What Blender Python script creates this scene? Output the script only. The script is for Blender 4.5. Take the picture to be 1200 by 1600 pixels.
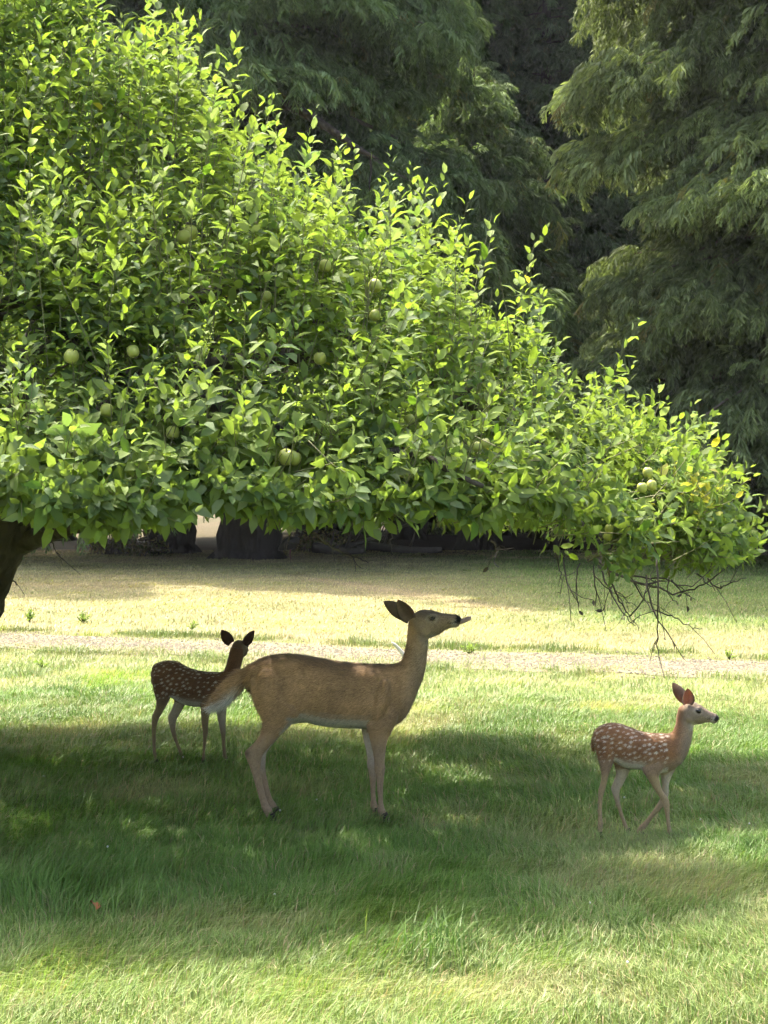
import bpy, bmesh, math, random
import numpy as np
from mathutils import Vector, Matrix

R = math.radians
rng = np.random.default_rng(7)
random.seed(7)
scene = bpy.context.scene
for o in list(bpy.data.objects):
    bpy.data.objects.remove(o)

# ------------------------------------------------------------------ camera, sky, sun, exposure
CAM_H, FPX, HORIZON = 1.75, 2400.0, 780.0          # photograph is 1200 x 1600 pixels
cam_data = bpy.data.cameras.new('camera')
cam = bpy.data.objects.new('camera', cam_data)
scene.collection.objects.link(cam)
cam_data.sensor_fit = 'VERTICAL'
cam_data.sensor_height = 24.0
cam_data.lens = FPX / 1600 * 24.0
cam_data.clip_end = 2000
cam.location = (0, 0, CAM_H)
cam.rotation_euler = (R(90) - math.atan((800 - HORIZON) / FPX), 0, 0)
scene.camera = cam

SUN = Vector((-0.36, 0.50, 1.0)).normalized()       # direction towards the sun: high, behind the trees, to the left
world = bpy.data.worlds.new('World')
scene.world = world
world.use_nodes = True
wn = world.node_tree
wn.nodes.clear()
sky = wn.nodes.new('ShaderNodeTexSky')
sky.sky_type = 'NISHITA'
sky.sun_disc = False
sky.sun_elevation = math.asin(SUN.z)
sky.sun_rotation = math.atan2(SUN.x, SUN.y)
sky.air_density = 1.0
sky.dust_density = 8.0
sky.ozone_density = 1.0
bgn = wn.nodes.new('ShaderNodeBackground')
bgn.inputs['Strength'].default_value = 0.15
wo = wn.nodes.new('ShaderNodeOutputWorld')
wn.links.new(sky.outputs[0], bgn.inputs[0])
wn.links.new(bgn.outputs[0], wo.inputs[0])

sun_data = bpy.data.lights.new('sun', 'SUN')
sun_data.energy = 3.1
sun_data.angle = R(0.53)
sun_data.color = (1.0, 0.93, 0.80)
sun = bpy.data.objects.new('sun', sun_data)
sun.rotation_euler = (-SUN).to_track_quat('-Z', 'Y').to_euler()
scene.collection.objects.link(sun)

scene.view_settings.view_transform = 'Standard'
scene.view_settings.look = 'None'
scene.view_settings.gamma = 1
scene.view_settings.exposure = 2.15
scene.render.engine = 'CYCLES'
scene.cycles.max_bounces = 5
scene.cycles.diffuse_bounces = 3
scene.cycles.transmission_bounces = 3
scene.cycles.use_adaptive_sampling = True
scene.cycles.adaptive_threshold = 0.03
scene.cycles.transparent_max_bounces = 4


# ------------------------------------------------------------------ helpers
def W(px, py, d):
    """the point of the place that stands d metres away at a spot of the photograph"""
    return np.array([(px - 600) / FPX * d, d, CAM_H - (py - HORIZON) / FPX * d])


def hash2(ix, iy, seed):
    h = (ix.astype(np.int64) * 374761393 + iy.astype(np.int64) * 668265263 + seed * 1442695041) & 0xFFFFFFFF
    h = ((h ^ (h >> 13)) * 1274126177) & 0xFFFFFFFF
    return ((h ^ (h >> 16)) & 0xFFFF) / 65535.0


def vnoise(x, y, scale=1.0, seed=0):
    x = np.asarray(x, float) / scale + 100
    y = np.asarray(y, float) / scale + 100
    ix, iy = np.floor(x), np.floor(y)
    fx, fy = x - ix, y - iy
    fx, fy = fx * fx * (3 - 2 * fx), fy * fy * (3 - 2 * fy)
    a, b = hash2(ix, iy, seed), hash2(ix + 1, iy, seed)
    c, d = hash2(ix, iy + 1, seed), hash2(ix + 1, iy + 1, seed)
    return (a * (1 - fx) + b * fx) * (1 - fy) + (c * (1 - fx) + d * fx) * fy


def fnoise(x, y, scale=1.0, seed=0):
    return 0.55 * vnoise(x, y, scale, seed) + 0.3 * vnoise(x, y, scale * .45, seed + 1) + 0.15 * vnoise(x, y, scale * .2, seed + 2)


def sstep(a, b, x):
    t = np.clip((np.asarray(x, float) - a) / (b - a), 0, 1)
    return t * t * (3 - 2 * t)


def mesh_np(name, verts, tris=None, quads=None, col=None, smooth=True, mats=()):
    """a mesh from arrays; col is one colour for each vertex"""
    me = bpy.data.meshes.new(name)
    verts = np.asarray(verts, np.float32)
    me.vertices.add(len(verts))
    me.vertices.foreach_set('co', verts.ravel())
    loops, starts, pos = [], [], 0
    for arr, k in ((tris, 3), (quads, 4)):
        if arr is not None and len(arr):
            arr = np.asarray(arr, np.int32)
            loops.append(arr.ravel())
            starts.append(pos + np.arange(len(arr)) * k)
            pos += arr.size
    loops = np.concatenate(loops)
    starts = np.concatenate(starts)
    me.loops.add(len(loops))
    me.loops.foreach_set('vertex_index', loops.astype(np.int32))
    me.polygons.add(len(starts))
    me.polygons.foreach_set('loop_start', starts.astype(np.int32))
    me.polygons.foreach_set('use_smooth', np.full(len(starts), smooth, bool))
    me.update(calc_edges=True)
    if col is not None:
        col = np.asarray(col, np.float32)
        at = me.attributes.new('Col', 'FLOAT_COLOR', 'POINT')
        at.data.foreach_set('color', np.concatenate([col, np.ones((len(col), 1), np.float32)], 1).ravel())
    for m in mats:
        me.materials.append(m)
    return me


def link(name, me, parent=None, loc=None, kind=None):
    o = bpy.data.objects.new(name, me)
    scene.collection.objects.link(o)
    if parent is not None:
        o.parent = parent
    if loc is not None:
        o.location = loc
    if kind:
        o['kind'] = kind
    return o


def thing(name, label, cat, loc=(0, 0, 0), rz=0, group=None):
    o = link(name, None, None, loc)
    o.empty_display_size = .1
    o.rotation_euler = (0, 0, rz)
    tag(o, label, cat, group)
    return o


def tag(o, label=None, cat=None, group=None, kind=None):
    for k, v in (('label', label), ('category', cat), ('group', group), ('kind', kind)):
        if v:
            o[k] = v
    return o


class Geo:
    """collects tubes and lofts as arrays"""
    def __init__(self):
        self.v, self.t, self.q, self.c, self.n = [], [], [], [], 0

    def add(self, v, t=None, q=None, c=None):
        v = np.asarray(v, float)
        self.v.append(v)
        if t is not None and len(t):
            self.t.append(np.asarray(t) + self.n)
        if q is not None and len(q):
            self.q.append(np.asarray(q) + self.n)
        if c is not None:
            self.c.append(np.broadcast_to(np.asarray(c, float), v.shape))
        self.n += len(v)

    def tube(self, pts, rad, sides=6, col=None, rough=0.0, sub=1, seed=0, cap=True):
        pts = np.asarray(pts, float)
        rad = np.broadcast_to(np.asarray(rad, float), (len(pts),))
        if sub > 1:
            pts, rad = smooth_path(pts, sub), smooth_path(rad[:, None], sub)[:, 0]
        n = len(pts)
        tan = np.gradient(pts, axis=0)
        tan /= np.linalg.norm(tan, axis=1)[:, None] + 1e-9
        ref = np.array([0, 0, 1.0]) if abs(tan[:, 2]).mean() < .8 else np.array([1.0, 0, 0])
        a = np.cross(tan, ref)
        a /= np.linalg.norm(a, axis=1)[:, None] + 1e-9
        b = np.cross(tan, a)
        th = np.arange(sides) * 2 * math.pi / sides
        rr = np.broadcast_to(rad[:, None], (n, sides)).copy()
        if rough:
            k = np.arange(sides)
            L = np.concatenate([[0], np.cumsum(np.linalg.norm(np.diff(pts, axis=0), axis=1))])
            A, B = np.meshgrid(k, L)
            nz = vnoise(A * 1.0, B * 3.0, 1.6, seed) * .7 + vnoise(A * 1.0, B * 9.0, 1.0, seed + 5) * .5 - .6
            rr *= 1 + rough * nz
        v = pts[:, None, :] + rr[..., None] * (np.cos(th)[None, :, None] * a[:, None, :] + np.sin(th)[None, :, None] * b[:, None, :])
        v = v.reshape(-1, 3)
        i = np.arange(n - 1)[:, None] * sides
        k = np.arange(sides)[None, :]
        k2 = (k + 1) % sides
        q = np.stack([i + k, i + k2, i + sides + k2, i + sides + k], -1).reshape(-1, 4)
        t = []
        if cap:
            e = (n - 1) * sides
            t = [[e + s, e + s + 1, e] for s in range(1, sides - 1)] + [[0, s + 1, s] for s in range(1, sides - 1)]
        self.add(v, t, q, col)

    def mesh(self, name, mats=(), smooth=True):
        return mesh_np(name, np.concatenate(self.v), np.concatenate(self.t) if self.t else None,
                       np.concatenate(self.q) if self.q else None,
                       np.concatenate(self.c) if self.c else None, smooth, mats)


def smooth_path(p, sub):
    p = np.asarray(p, float)
    e = np.concatenate([[2 * p[0] - p[1]], p, [2 * p[-1] - p[-2]]])
    out = []
    for i in range(len(p) - 1):
        p0, p1, p2, p3 = e[i:i + 4]
        for s in np.arange(sub) / sub:
            out.append(.5 * (2 * p1 + (p2 - p0) * s + (2 * p0 - 5 * p1 + 4 * p2 - p3) * s ** 2 + (3 * p1 - p0 - 3 * p2 + p3) * s ** 3))
    out.append(p[-1])
    return np.array(out)


# ------------------------------------------------------------------ materials
def new_mat(name):
    m = bpy.data.materials.new(name)
    m.use_nodes = True
    nt = m.node_tree
    nt.nodes.clear()
    out = nt.nodes.new('ShaderNodeOutputMaterial')
    return m, nt, out


def N(nt, kind, **kw):
    n = nt.nodes.new(kind)
    for k, v in kw.items():
        if k.startswith('i_'):
            n.inputs[k[2:].replace('_', ' ')].default_value = v
        else:
            setattr(n, k, v)
    return n


def attr(nt, name='Col', inst=False):
    a = N(nt, 'ShaderNodeAttribute', attribute_name=name)
    a.attribute_type = 'INSTANCER' if inst else 'GEOMETRY'
    return a.outputs['Color']


def mixc(nt, a, b, fac, mode='MIX'):
    m = N(nt, 'ShaderNodeMix', data_type='RGBA', blend_type=mode)
    for i, s in ((6, a), (7, b), (0, fac)):
        if hasattr(s, 'is_linked'):
            nt.links.new(s, m.inputs[i])
        else:
            m.inputs[i].default_value = s if i == 0 else (*s, 1)
    return m.outputs[2]


def leafy(name, colour_src, transl=0.4, rough=0.45, tgain=(1.5, 1.7, .7), spec=.4, bump=0.0):
    """leaf: glossy diffuse face that lets some light through"""
    m, nt, out = new_mat(name)
    c = colour_src(nt)
    p = N(nt, 'ShaderNodeBsdfPrincipled')
    p.inputs['Roughness'].default_value = rough
    p.inputs['Specular IOR Level'].default_value = spec
    nt.links.new(c, p.inputs['Base Color'])
    t = N(nt, 'ShaderNodeBsdfTranslucent')
    tc = mixc(nt, c, tgain, 1.0, 'MULTIPLY')
    nt.links.new(tc, t.inputs['Color'])
    mx = N(nt, 'ShaderNodeMixShader')
    mx.inputs[0].default_value = transl
    nt.links.new(p.outputs[0], mx.inputs[1])
    nt.links.new(t.outputs[0], mx.inputs[2])
    nt.links.new(mx.outputs[0], out.inputs[0])
    if bump:
        nz = N(nt, 'ShaderNodeTexNoise', i_Scale=120.0, i_Detail=2.0)
        bp = N(nt, 'ShaderNodeBump', i_Strength=bump, i_Distance=.01)
        nt.links.new(nz.outputs[0], bp.inputs['Height'])
        nt.links.new(bp.outputs[0], p.inputs['Normal'])
    return m


def col_noise(scale, lo, hi):
    def f(nt):
        nz = N(nt, 'ShaderNodeTexNoise', i_Scale=scale, i_Detail=3.0)
        mr = N(nt, 'ShaderNodeMapRange')
        mr.inputs[3].default_value, mr.inputs[4].default_value = lo, hi
        nt.links.new(nz.outputs[0], mr.inputs[0])
        cb = N(nt, 'ShaderNodeCombineColor')
        for i in range(3):
            nt.links.new(mr.outputs[0], cb.inputs[i])
        return mixc(nt, attr(nt), cb.outputs[0], 1.0, 'MULTIPLY')
    return f


M = {}
M['apple_leaf'] = leafy('apple_leaf', col_noise(60, .8, 1.2), .46, .66, (1.4, 1.45, .68), .18, .25)
M['cedar'] = leafy('cedar_foliage', lambda nt: mixc(nt, attr(nt, 'tint', True), attr(nt), 1.0, 'MULTIPLY'), .3, .75, (1.3, 1.4, .7), .1)
M['grass'] = leafy('grass_blade', lambda nt: attr(nt), .35, .5, (1.3, 1.45, .7), .3)
M['weed'] = leafy('weed_leaf', lambda nt: attr(nt), .35, .5)


def bark(name, dark, light, scale=9, strength=.6, dist=.03):
    m, nt, out = new_mat(name)
    tc = N(nt, 'ShaderNodeTexCoord')
    mp = N(nt, 'ShaderNodeMapping')
    mp.inputs['Scale'].default_value = (1, 1, .22)
    nt.links.new(tc.outputs['Object'], mp.inputs[0])
    nz = N(nt, 'ShaderNodeTexNoise', i_Scale=scale, i_Detail=8.0, i_Roughness=.65)
    nt.links.new(mp.outputs[0], nz.inputs[0])
    vo = N(nt, 'ShaderNodeTexVoronoi', i_Scale=scale * 1.6)
    nt.links.new(mp.outputs[0], vo.inputs[0])
    c = mixc(nt, dark, light, nz.outputs[0])
    c = mixc(nt, c, dark, .35)
    p = N(nt, 'ShaderNodeBsdfPrincipled', i_Roughness=.9)
    nt.links.new(c, p.inputs['Base Color'])
    ad = N(nt, 'ShaderNodeMath', operation='ADD')
    nt.links.new(nz.outputs[0], ad.inputs[0])
    nt.links.new(vo.outputs[0], ad.inputs[1])
    bp = N(nt, 'ShaderNodeBump', i_Strength=strength, i_Distance=dist)
    nt.links.new(ad.outputs[0], bp.inputs['Height'])
    nt.links.new(bp.outputs[0], p.inputs['Normal'])
    nt.links.new(p.outputs[0], out.inputs[0])
    return m


M['apple_bark'] = bark('apple_bark', (.03, .025, .021), (.12, .10, .082), 14, .9, .02)
M['twig'] = bark('twig_bark', (.05, .04, .032), (.15, .125, .10), 30, .4, .004)
M['cedar_bark'] = bark('cedar_bark', (.02, .015, .012), (.075, .055, .042), 4, .9, .08)
M['dead_wood'] = bark('dead_wood', (.06, .05, .04), (.17, .14, .115), 8, .6, .02)


def plain(name, col, rough=.6, spec=.4, noise=None, sss=0):
    m, nt, out = new_mat(name)
    p = N(nt, 'ShaderNodeBsdfPrincipled', i_Roughness=rough)
    p.inputs['Specular IOR Level'].default_value = spec
    if noise:
        nz = N(nt, 'ShaderNodeTexNoise', i_Scale=noise[0], i_Detail=4.0)
        nt.links.new(mixc(nt, col, noise[1], nz.outputs[0]), p.inputs['Base Color'])
    else:
        p.inputs['Base Color'].default_value = (*col, 1)
    nt.links.new(p.outputs[0], out.inputs[0])
    return m


M['apple'] = plain('apple_skin', (.33, .40, .07), .35, .5, (3, (.50, .47, .12)))
M['shoot'] = plain('shoot_bark', (.13, .14, .06), .7, .2, (8, (.20, .19, .10)))
M['eye'] = plain('eye', (.008, .006, .005), .22, .4)
M['hoof'] = plain('hoof', (.035, .028, .022), .85, .15, (60, (.07, .055, .045)))
M['tongue'] = plain('tongue', (.36, .24, .22), .4, .5)
M['white_stick'] = plain('white_stick', (.62, .58, .5), .7, .3, (30, (.5, .45, .38)))
M['feather'] = plain('feather', (.02, .017, .015), .5, .4, (30, (.05, .04, .035)))
M['bird_skin'] = plain('bird_skin', (.25, .12, .10), .6, .3)
M['dead_leaf'] = plain('dead_leaf', (.24, .075, .03), .6, .3, (40, (.32, .13, .05)))
M['clover'] = plain('clover', (.75, .72, .66), .7, .2)


def fur_mat(name, transl=0.0):
    m, nt, out = new_mat(name)
    nz = N(nt, 'ShaderNodeTexNoise', i_Scale=55.0, i_Detail=5.0, i_Roughness=.7)
    big = N(nt, 'ShaderNodeTexNoise', i_Scale=14.0, i_Detail=3.0)
    mr = N(nt, 'ShaderNodeMapRange')
    mr.inputs[3].default_value, mr.inputs[4].default_value = .55, 1.45
    nt.links.new(nz.outputs[0], mr.inputs[0])
    mr2 = N(nt, 'ShaderNodeMapRange')
    mr2.inputs[3].default_value, mr2.inputs[4].default_value = .8, 1.2
    nt.links.new(big.outputs[0], mr2.inputs[0])
    mu = N(nt, 'ShaderNodeMath', operation='MULTIPLY')
    nt.links.new(mr.outputs[0], mu.inputs[0])
    nt.links.new(mr2.outputs[0], mu.inputs[1])
    cb = N(nt, 'ShaderNodeCombineColor')
    for i in range(3):
        nt.links.new(mu.outputs[0], cb.inputs[i])
    c = mixc(nt, attr(nt), cb.outputs[0], 1.0, 'MULTIPLY')
    p = N(nt, 'ShaderNodeBsdfPrincipled', i_Roughness=.75)
    p.inputs['Specular IOR Level'].default_value = .2
    p.inputs['Sheen Weight'].default_value = .12
    p.inputs['Sheen Roughness'].default_value = .5
    nt.links.new(c, p.inputs['Base Color'])
    bp = N(nt, 'ShaderNodeBump', i_Strength=.35, i_Distance=.006)
    nt.links.new(nz.outputs[0], bp.inputs['Height'])
    nt.links.new(bp.outputs[0], p.inputs['Normal'])
    if transl:
        t = N(nt, 'ShaderNodeBsdfTranslucent')
        nt.links.new(mixc(nt, c, (1.45, .9, .68), 1.0, 'MULTIPLY'), t.inputs['Color'])
        mx = N(nt, 'ShaderNodeMixShader')
        mx.inputs[0].default_value = transl
        nt.links.new(p.outputs[0], mx.inputs[1])
        nt.links.new(t.outputs[0], mx.inputs[2])
        nt.links.new(mx.outputs[0], out.inputs[0])
    else:
        nt.links.new(p.outputs[0], out.inputs[0])
    return m


M['fur'] = fur_mat('fur')
M['ear'] = fur_mat('ear_skin', .45)


def soil_mat():
    m, nt, out = new_mat('lawn_soil')
    tc = N(nt, 'ShaderNodeTexCoord')
    nz = N(nt, 'ShaderNodeTexNoise', i_Scale=18.0, i_Detail=8.0, i_Roughness=.7)
    nt.links.new(tc.outputs['Object'], nz.inputs[0])
    mr = N(nt, 'ShaderNodeMapRange')
    mr.inputs[3].default_value, mr.inputs[4].default_value = .55, 1.35
    nt.links.new(nz.outputs[0], mr.inputs[0])
    cb = N(nt, 'ShaderNodeCombineColor')
    for i in range(3):
        nt.links.new(mr.outputs[0], cb.inputs[i])
    p = N(nt, 'ShaderNodeBsdfPrincipled', i_Roughness=.95)
    p.inputs['Specular IOR Level'].default_value = .1
    nt.links.new(mixc(nt, attr(nt), cb.outputs[0], 1.0, 'MULTIPLY'), p.inputs['Base Color'])
    bp = N(nt, 'ShaderNodeBump', i_Strength=.8, i_Distance=.03)
    nt.links.new(nz.outputs[0], bp.inputs['Height'])
    nt.links.new(bp.outputs[0], p.inputs['Normal'])
    nt.links.new(p.outputs[0], out.inputs[0])
    return m


def gravel_mat():
    m, nt, out = new_mat('gravel_bed')
    tc = N(nt, 'ShaderNodeTexCoord')
    vo = N(nt, 'ShaderNodeTexVoronoi', i_Scale=38.0)
    nt.links.new(tc.outputs['Object'], vo.inputs[0])
    nz = N(nt, 'ShaderNodeTexNoise', i_Scale=5.0, i_Detail=6.0)
    nt.links.new(tc.outputs['Object'], nz.inputs[0])
    c = mixc(nt, (.15, .13, .075), (.275, .24, .15), vo.outputs['Color'])
    c = mixc(nt, c, (.17, .135, .08), nz.outputs[0])
    p = N(nt, 'ShaderNodeBsdfPrincipled', i_Roughness=.95)
    nt.links.new(c, p.inputs['Base Color'])
    bp = N(nt, 'ShaderNodeBump', i_Strength=.9, i_Distance=.02)
    nt.links.new(vo.outputs[0], bp.inputs['Height'])
    nt.links.new(bp.outputs[0], p.inputs['Normal'])
    nt.links.new(p.outputs[0], out.inputs[0])
    return m


M['soil'] = soil_mat()
M['gravel'] = gravel_mat()
M['pebble'] = plain('pebble', (.14, .12, .088), .9, .2, (3, (.25, .22, .165)))


# ------------------------------------------------------------------ scatter of small growth (grass, needles) by geometry nodes
def scatter(name, pts, eul, scl, idx, tint, variants, parent=None, kind='stuff'):
    me = bpy.data.meshes.new(name)
    me.vertices.add(len(pts))
    me.vertices.foreach_set('co', np.asarray(pts, np.float32).ravel())
    for an, ty, data in (('rot', 'FLOAT_VECTOR', eul), ('tint', 'FLOAT_VECTOR', tint)):
        me.attributes.new(an, ty, 'POINT').data.foreach_set('vector', np.asarray(data, np.float32).ravel())
    me.attributes.new('scl', 'FLOAT', 'POINT').data.foreach_set('value', np.asarray(scl, np.float32))
    me.attributes.new('pick', 'INT', 'POINT').data.foreach_set('value', np.asarray(idx, np.int32))
    o = link(name, me, parent, kind=kind)
    ng = bpy.data.node_groups.new(name + '_nodes', 'GeometryNodeTree')
    ng.interface.new_socket('Geometry', in_out='INPUT', socket_type='NodeSocketGeometry')
    ng.interface.new_socket('Geometry', in_out='OUTPUT', socket_type='NodeSocketGeometry')
    gi, go = ng.nodes.new('NodeGroupInput'), ng.nodes.new('NodeGroupOutput')
    iop = ng.nodes.new('GeometryNodeInstanceOnPoints')
    iop.inputs['Pick Instance'].default_value = True
    jn = ng.nodes.new('GeometryNodeJoinGeometry')
    for v in reversed(variants):            # the join puts the last link first
        oi = ng.nodes.new('GeometryNodeObjectInfo')
        oi.inputs['Object'].default_value = v
        oi.inputs['As Instance'].default_value = False
        g2i = ng.nodes.new('GeometryNodeGeometryToInstance')
        ng.links.new(oi.outputs['Geometry'], g2i.inputs[0])
        ng.links.new(g2i.outputs[0], jn.inputs[0])

    def named(a, ty):
        n = ng.nodes.new('GeometryNodeInputNamedAttribute')
        n.data_type = ty
        n.inputs['Name'].default_value = a
        return n.outputs['Attribute']
    ng.links.new(gi.outputs[0], iop.inputs['Points'])
    ng.links.new(jn.outputs[0], iop.inputs['Instance'])
    ng.links.new(named('pick', 'INT'), iop.inputs['Instance Index'])
    e2r = ng.nodes.new('FunctionNodeEulerToRotation')
    ng.links.new(named('rot', 'FLOAT_VECTOR'), e2r.inputs[0])
    ng.links.new(e2r.outputs[0], iop.inputs['Rotation'])
    ng.links.new(named('scl', 'FLOAT'), iop.inputs['Scale'])
    ng.links.new(iop.outputs[0], go.inputs[0])
    md = o.modifiers.new('scatter', 'NODES')
    md.node_group = ng
    return o


# ------------------------------------------------------------------ ground
def gz(x, y):
    x, y = np.asarray(x, float), np.asarray(y, float)
    return .05 * (fnoise(x, y, 3.0, 11) - .5) + .012 * np.clip(y - 21, 0, 30) + .02 * (vnoise(x, y, .6, 3) - .5)


def path_y(x):                      # middle line of the gravel track
    return 17.1 - .385 * np.asarray(x, float) + .004 * np.asarray(x, float) ** 2


def dryness(x, y):
    """0 lush green, 1 straw"""
    x, y = np.asarray(x, float), np.asarray(y, float)
    d = .04 + .40 * sstep(.46, .78, fnoise(x, y, 1.3, 21)) * sstep(4, 6, y)
    d += .30 * sstep(.5, .8, fnoise(x, y, .45, 25))
    d += .22 * sstep(6.8, 5.4, y)
    e = y - path_y(x)
    d += .35 * sstep(-5, -1.2, e)
    far = sstep(1.0, 4.0, e)
    d = d * (1 - far) + far * (.66 + .5 * (fnoise(x, y * 2.5, 2.6, 31) - .4))
    right = sstep(0, 4, x) * sstep(3, 7, e)          # greener under the large cedar
    d = d * (1 - .72 * right)
    track = np.exp(-((e - 1.9) / .45) ** 2)           # second, overgrown wheel track
    d += .5 * track
    f = y - (31.5 - 2.2 * (x + 1.5))                  # faint mown line
    d += .35 * np.exp(-(f / .7) ** 2) * sstep(-2.5, -1, x) * sstep(3.5, 1.5, x)
    d += .5 * sstep(36, 40, y) * (fnoise(x, y, 2, 41) > .45)
    return np.clip(d, 0, 1)


GREEN, STRAW = np.array([.105, .200, .030]), np.array([.40, .325, .175])


def lawn_colour(d, x, y):
    near = sstep(20, 13, np.asarray(y, float))[..., None]
    straw = STRAW * (1 - near) + np.array([.40, .385, .18]) * near
    c = GREEN + (straw - GREEN) * d[..., None]
    lush = fnoise(x, y, .8, 51)[..., None]
    return c * (.8 + .4 * lush)


def build_ground():
    xs = np.unique(np.concatenate([np.linspace(-300, -14, 16), np.arange(-14, 14.01, .25), np.linspace(14, 300, 16)]))
    ys = np.unique(np.concatenate([np.linspace(-60, 2, 8), np.arange(2, 62.01, .25), np.linspace(62, 500, 20)]))
    X, Y = np.meshgrid(xs, ys)
    Z = gz(X, Y)
    d = dryness(X, Y)
    col = lawn_colour(d, X, Y) * .62 + np.array([.02, .014, .006])
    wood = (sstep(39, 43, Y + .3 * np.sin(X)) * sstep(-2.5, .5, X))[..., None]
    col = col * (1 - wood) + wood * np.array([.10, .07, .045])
    col *= (1 - .72 * sstep(42, 46, Y))[..., None]  # far ground darkened in its colour to hold down the sunlit glare
    nx, ny = len(xs), len(ys)
    i = np.arange(ny - 1)[:, None] * nx + np.arange(nx - 1)[None, :]
    q = np.stack([i, i + 1, i + nx + 1, i + nx], -1).reshape(-1, 4)
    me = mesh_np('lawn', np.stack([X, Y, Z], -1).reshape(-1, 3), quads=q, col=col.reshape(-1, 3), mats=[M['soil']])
    tag(link('lawn', me), 'sunlit lawn with dry straw patches under the trees', 'lawn', kind='structure')
    # gravel track, a strip with ragged edges just above the soil
    xs = np.arange(-26, 26.01, .12)
    rows = np.linspace(-1, 1, 9)
    V = []
    for r in rows:
        hw = .95 + (.35 * (fnoise(xs, xs * 0 + r * 40, .5, 61) - .5) if abs(r) == 1 else 0)
        y = path_y(xs) + r * hw
        V.append(np.stack([xs, y, gz(xs, y) + .012 - .004 * r * r], -1))
    V = np.array(V)
    nx = len(xs)
    i = np.arange(len(rows) - 1)[:, None] * nx + np.arange(nx - 1)[None, :]
    q = np.stack([i, i + 1, i + nx + 1, i + nx], -1).reshape(-1, 4)
    path = link('gravel_path', mesh_np('gravel_path', V.reshape(-1, 3), quads=q, mats=[M['gravel']]))
    tag(path, 'pale gravel track running across the lawn behind the deer', 'path', kind='structure')
    # loose stones
    n = 9000
    x = rng.uniform(-8, 8, n)
    e = np.clip(rng.normal(0, .48, n), -1.2, 1.2)
    y = path_y(x) + e
    ico = np.array([[1, 0, 0], [-1, 0, 0], [0, 1, 0], [0, -1, 0], [0, 0, 1], [0, 0, -1]], float)
    tri = np.array([[0, 2, 4], [2, 1, 4], [1, 3, 4], [3, 0, 4], [2, 0, 5], [1, 2, 5], [3, 1, 5], [0, 3, 5]])
    s = rng.uniform(.006, .02, n)
    a = rng.uniform(0, 6.28, n)
    sc = np.stack([s * rng.uniform(.7, 1.4, n), s * rng.uniform(.7, 1.4, n), s * rng.uniform(.4, .8, n)], -1)
    v = ico[None] * sc[:, None, :]
    ca, sa = np.cos(a)[:, None], np.sin(a)[:, None]
    v = np.stack([v[..., 0] * ca - v[..., 1] * sa, v[..., 0] * sa + v[..., 1] * ca, v[..., 2]], -1)
    v += np.stack([x, y, gz(x, y) + .014], -1)[:, None, :]
    t = (tri[None] + (np.arange(n) * 6)[:, None, None]).reshape(-1, 3)
    tag(link('gravel', mesh_np('gravel', v.reshape(-1, 3), tris=t, smooth=False, mats=[M['pebble']])),
        'loose pale gravel stones lying on the track', 'gravel', kind='stuff')


build_ground()


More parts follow.
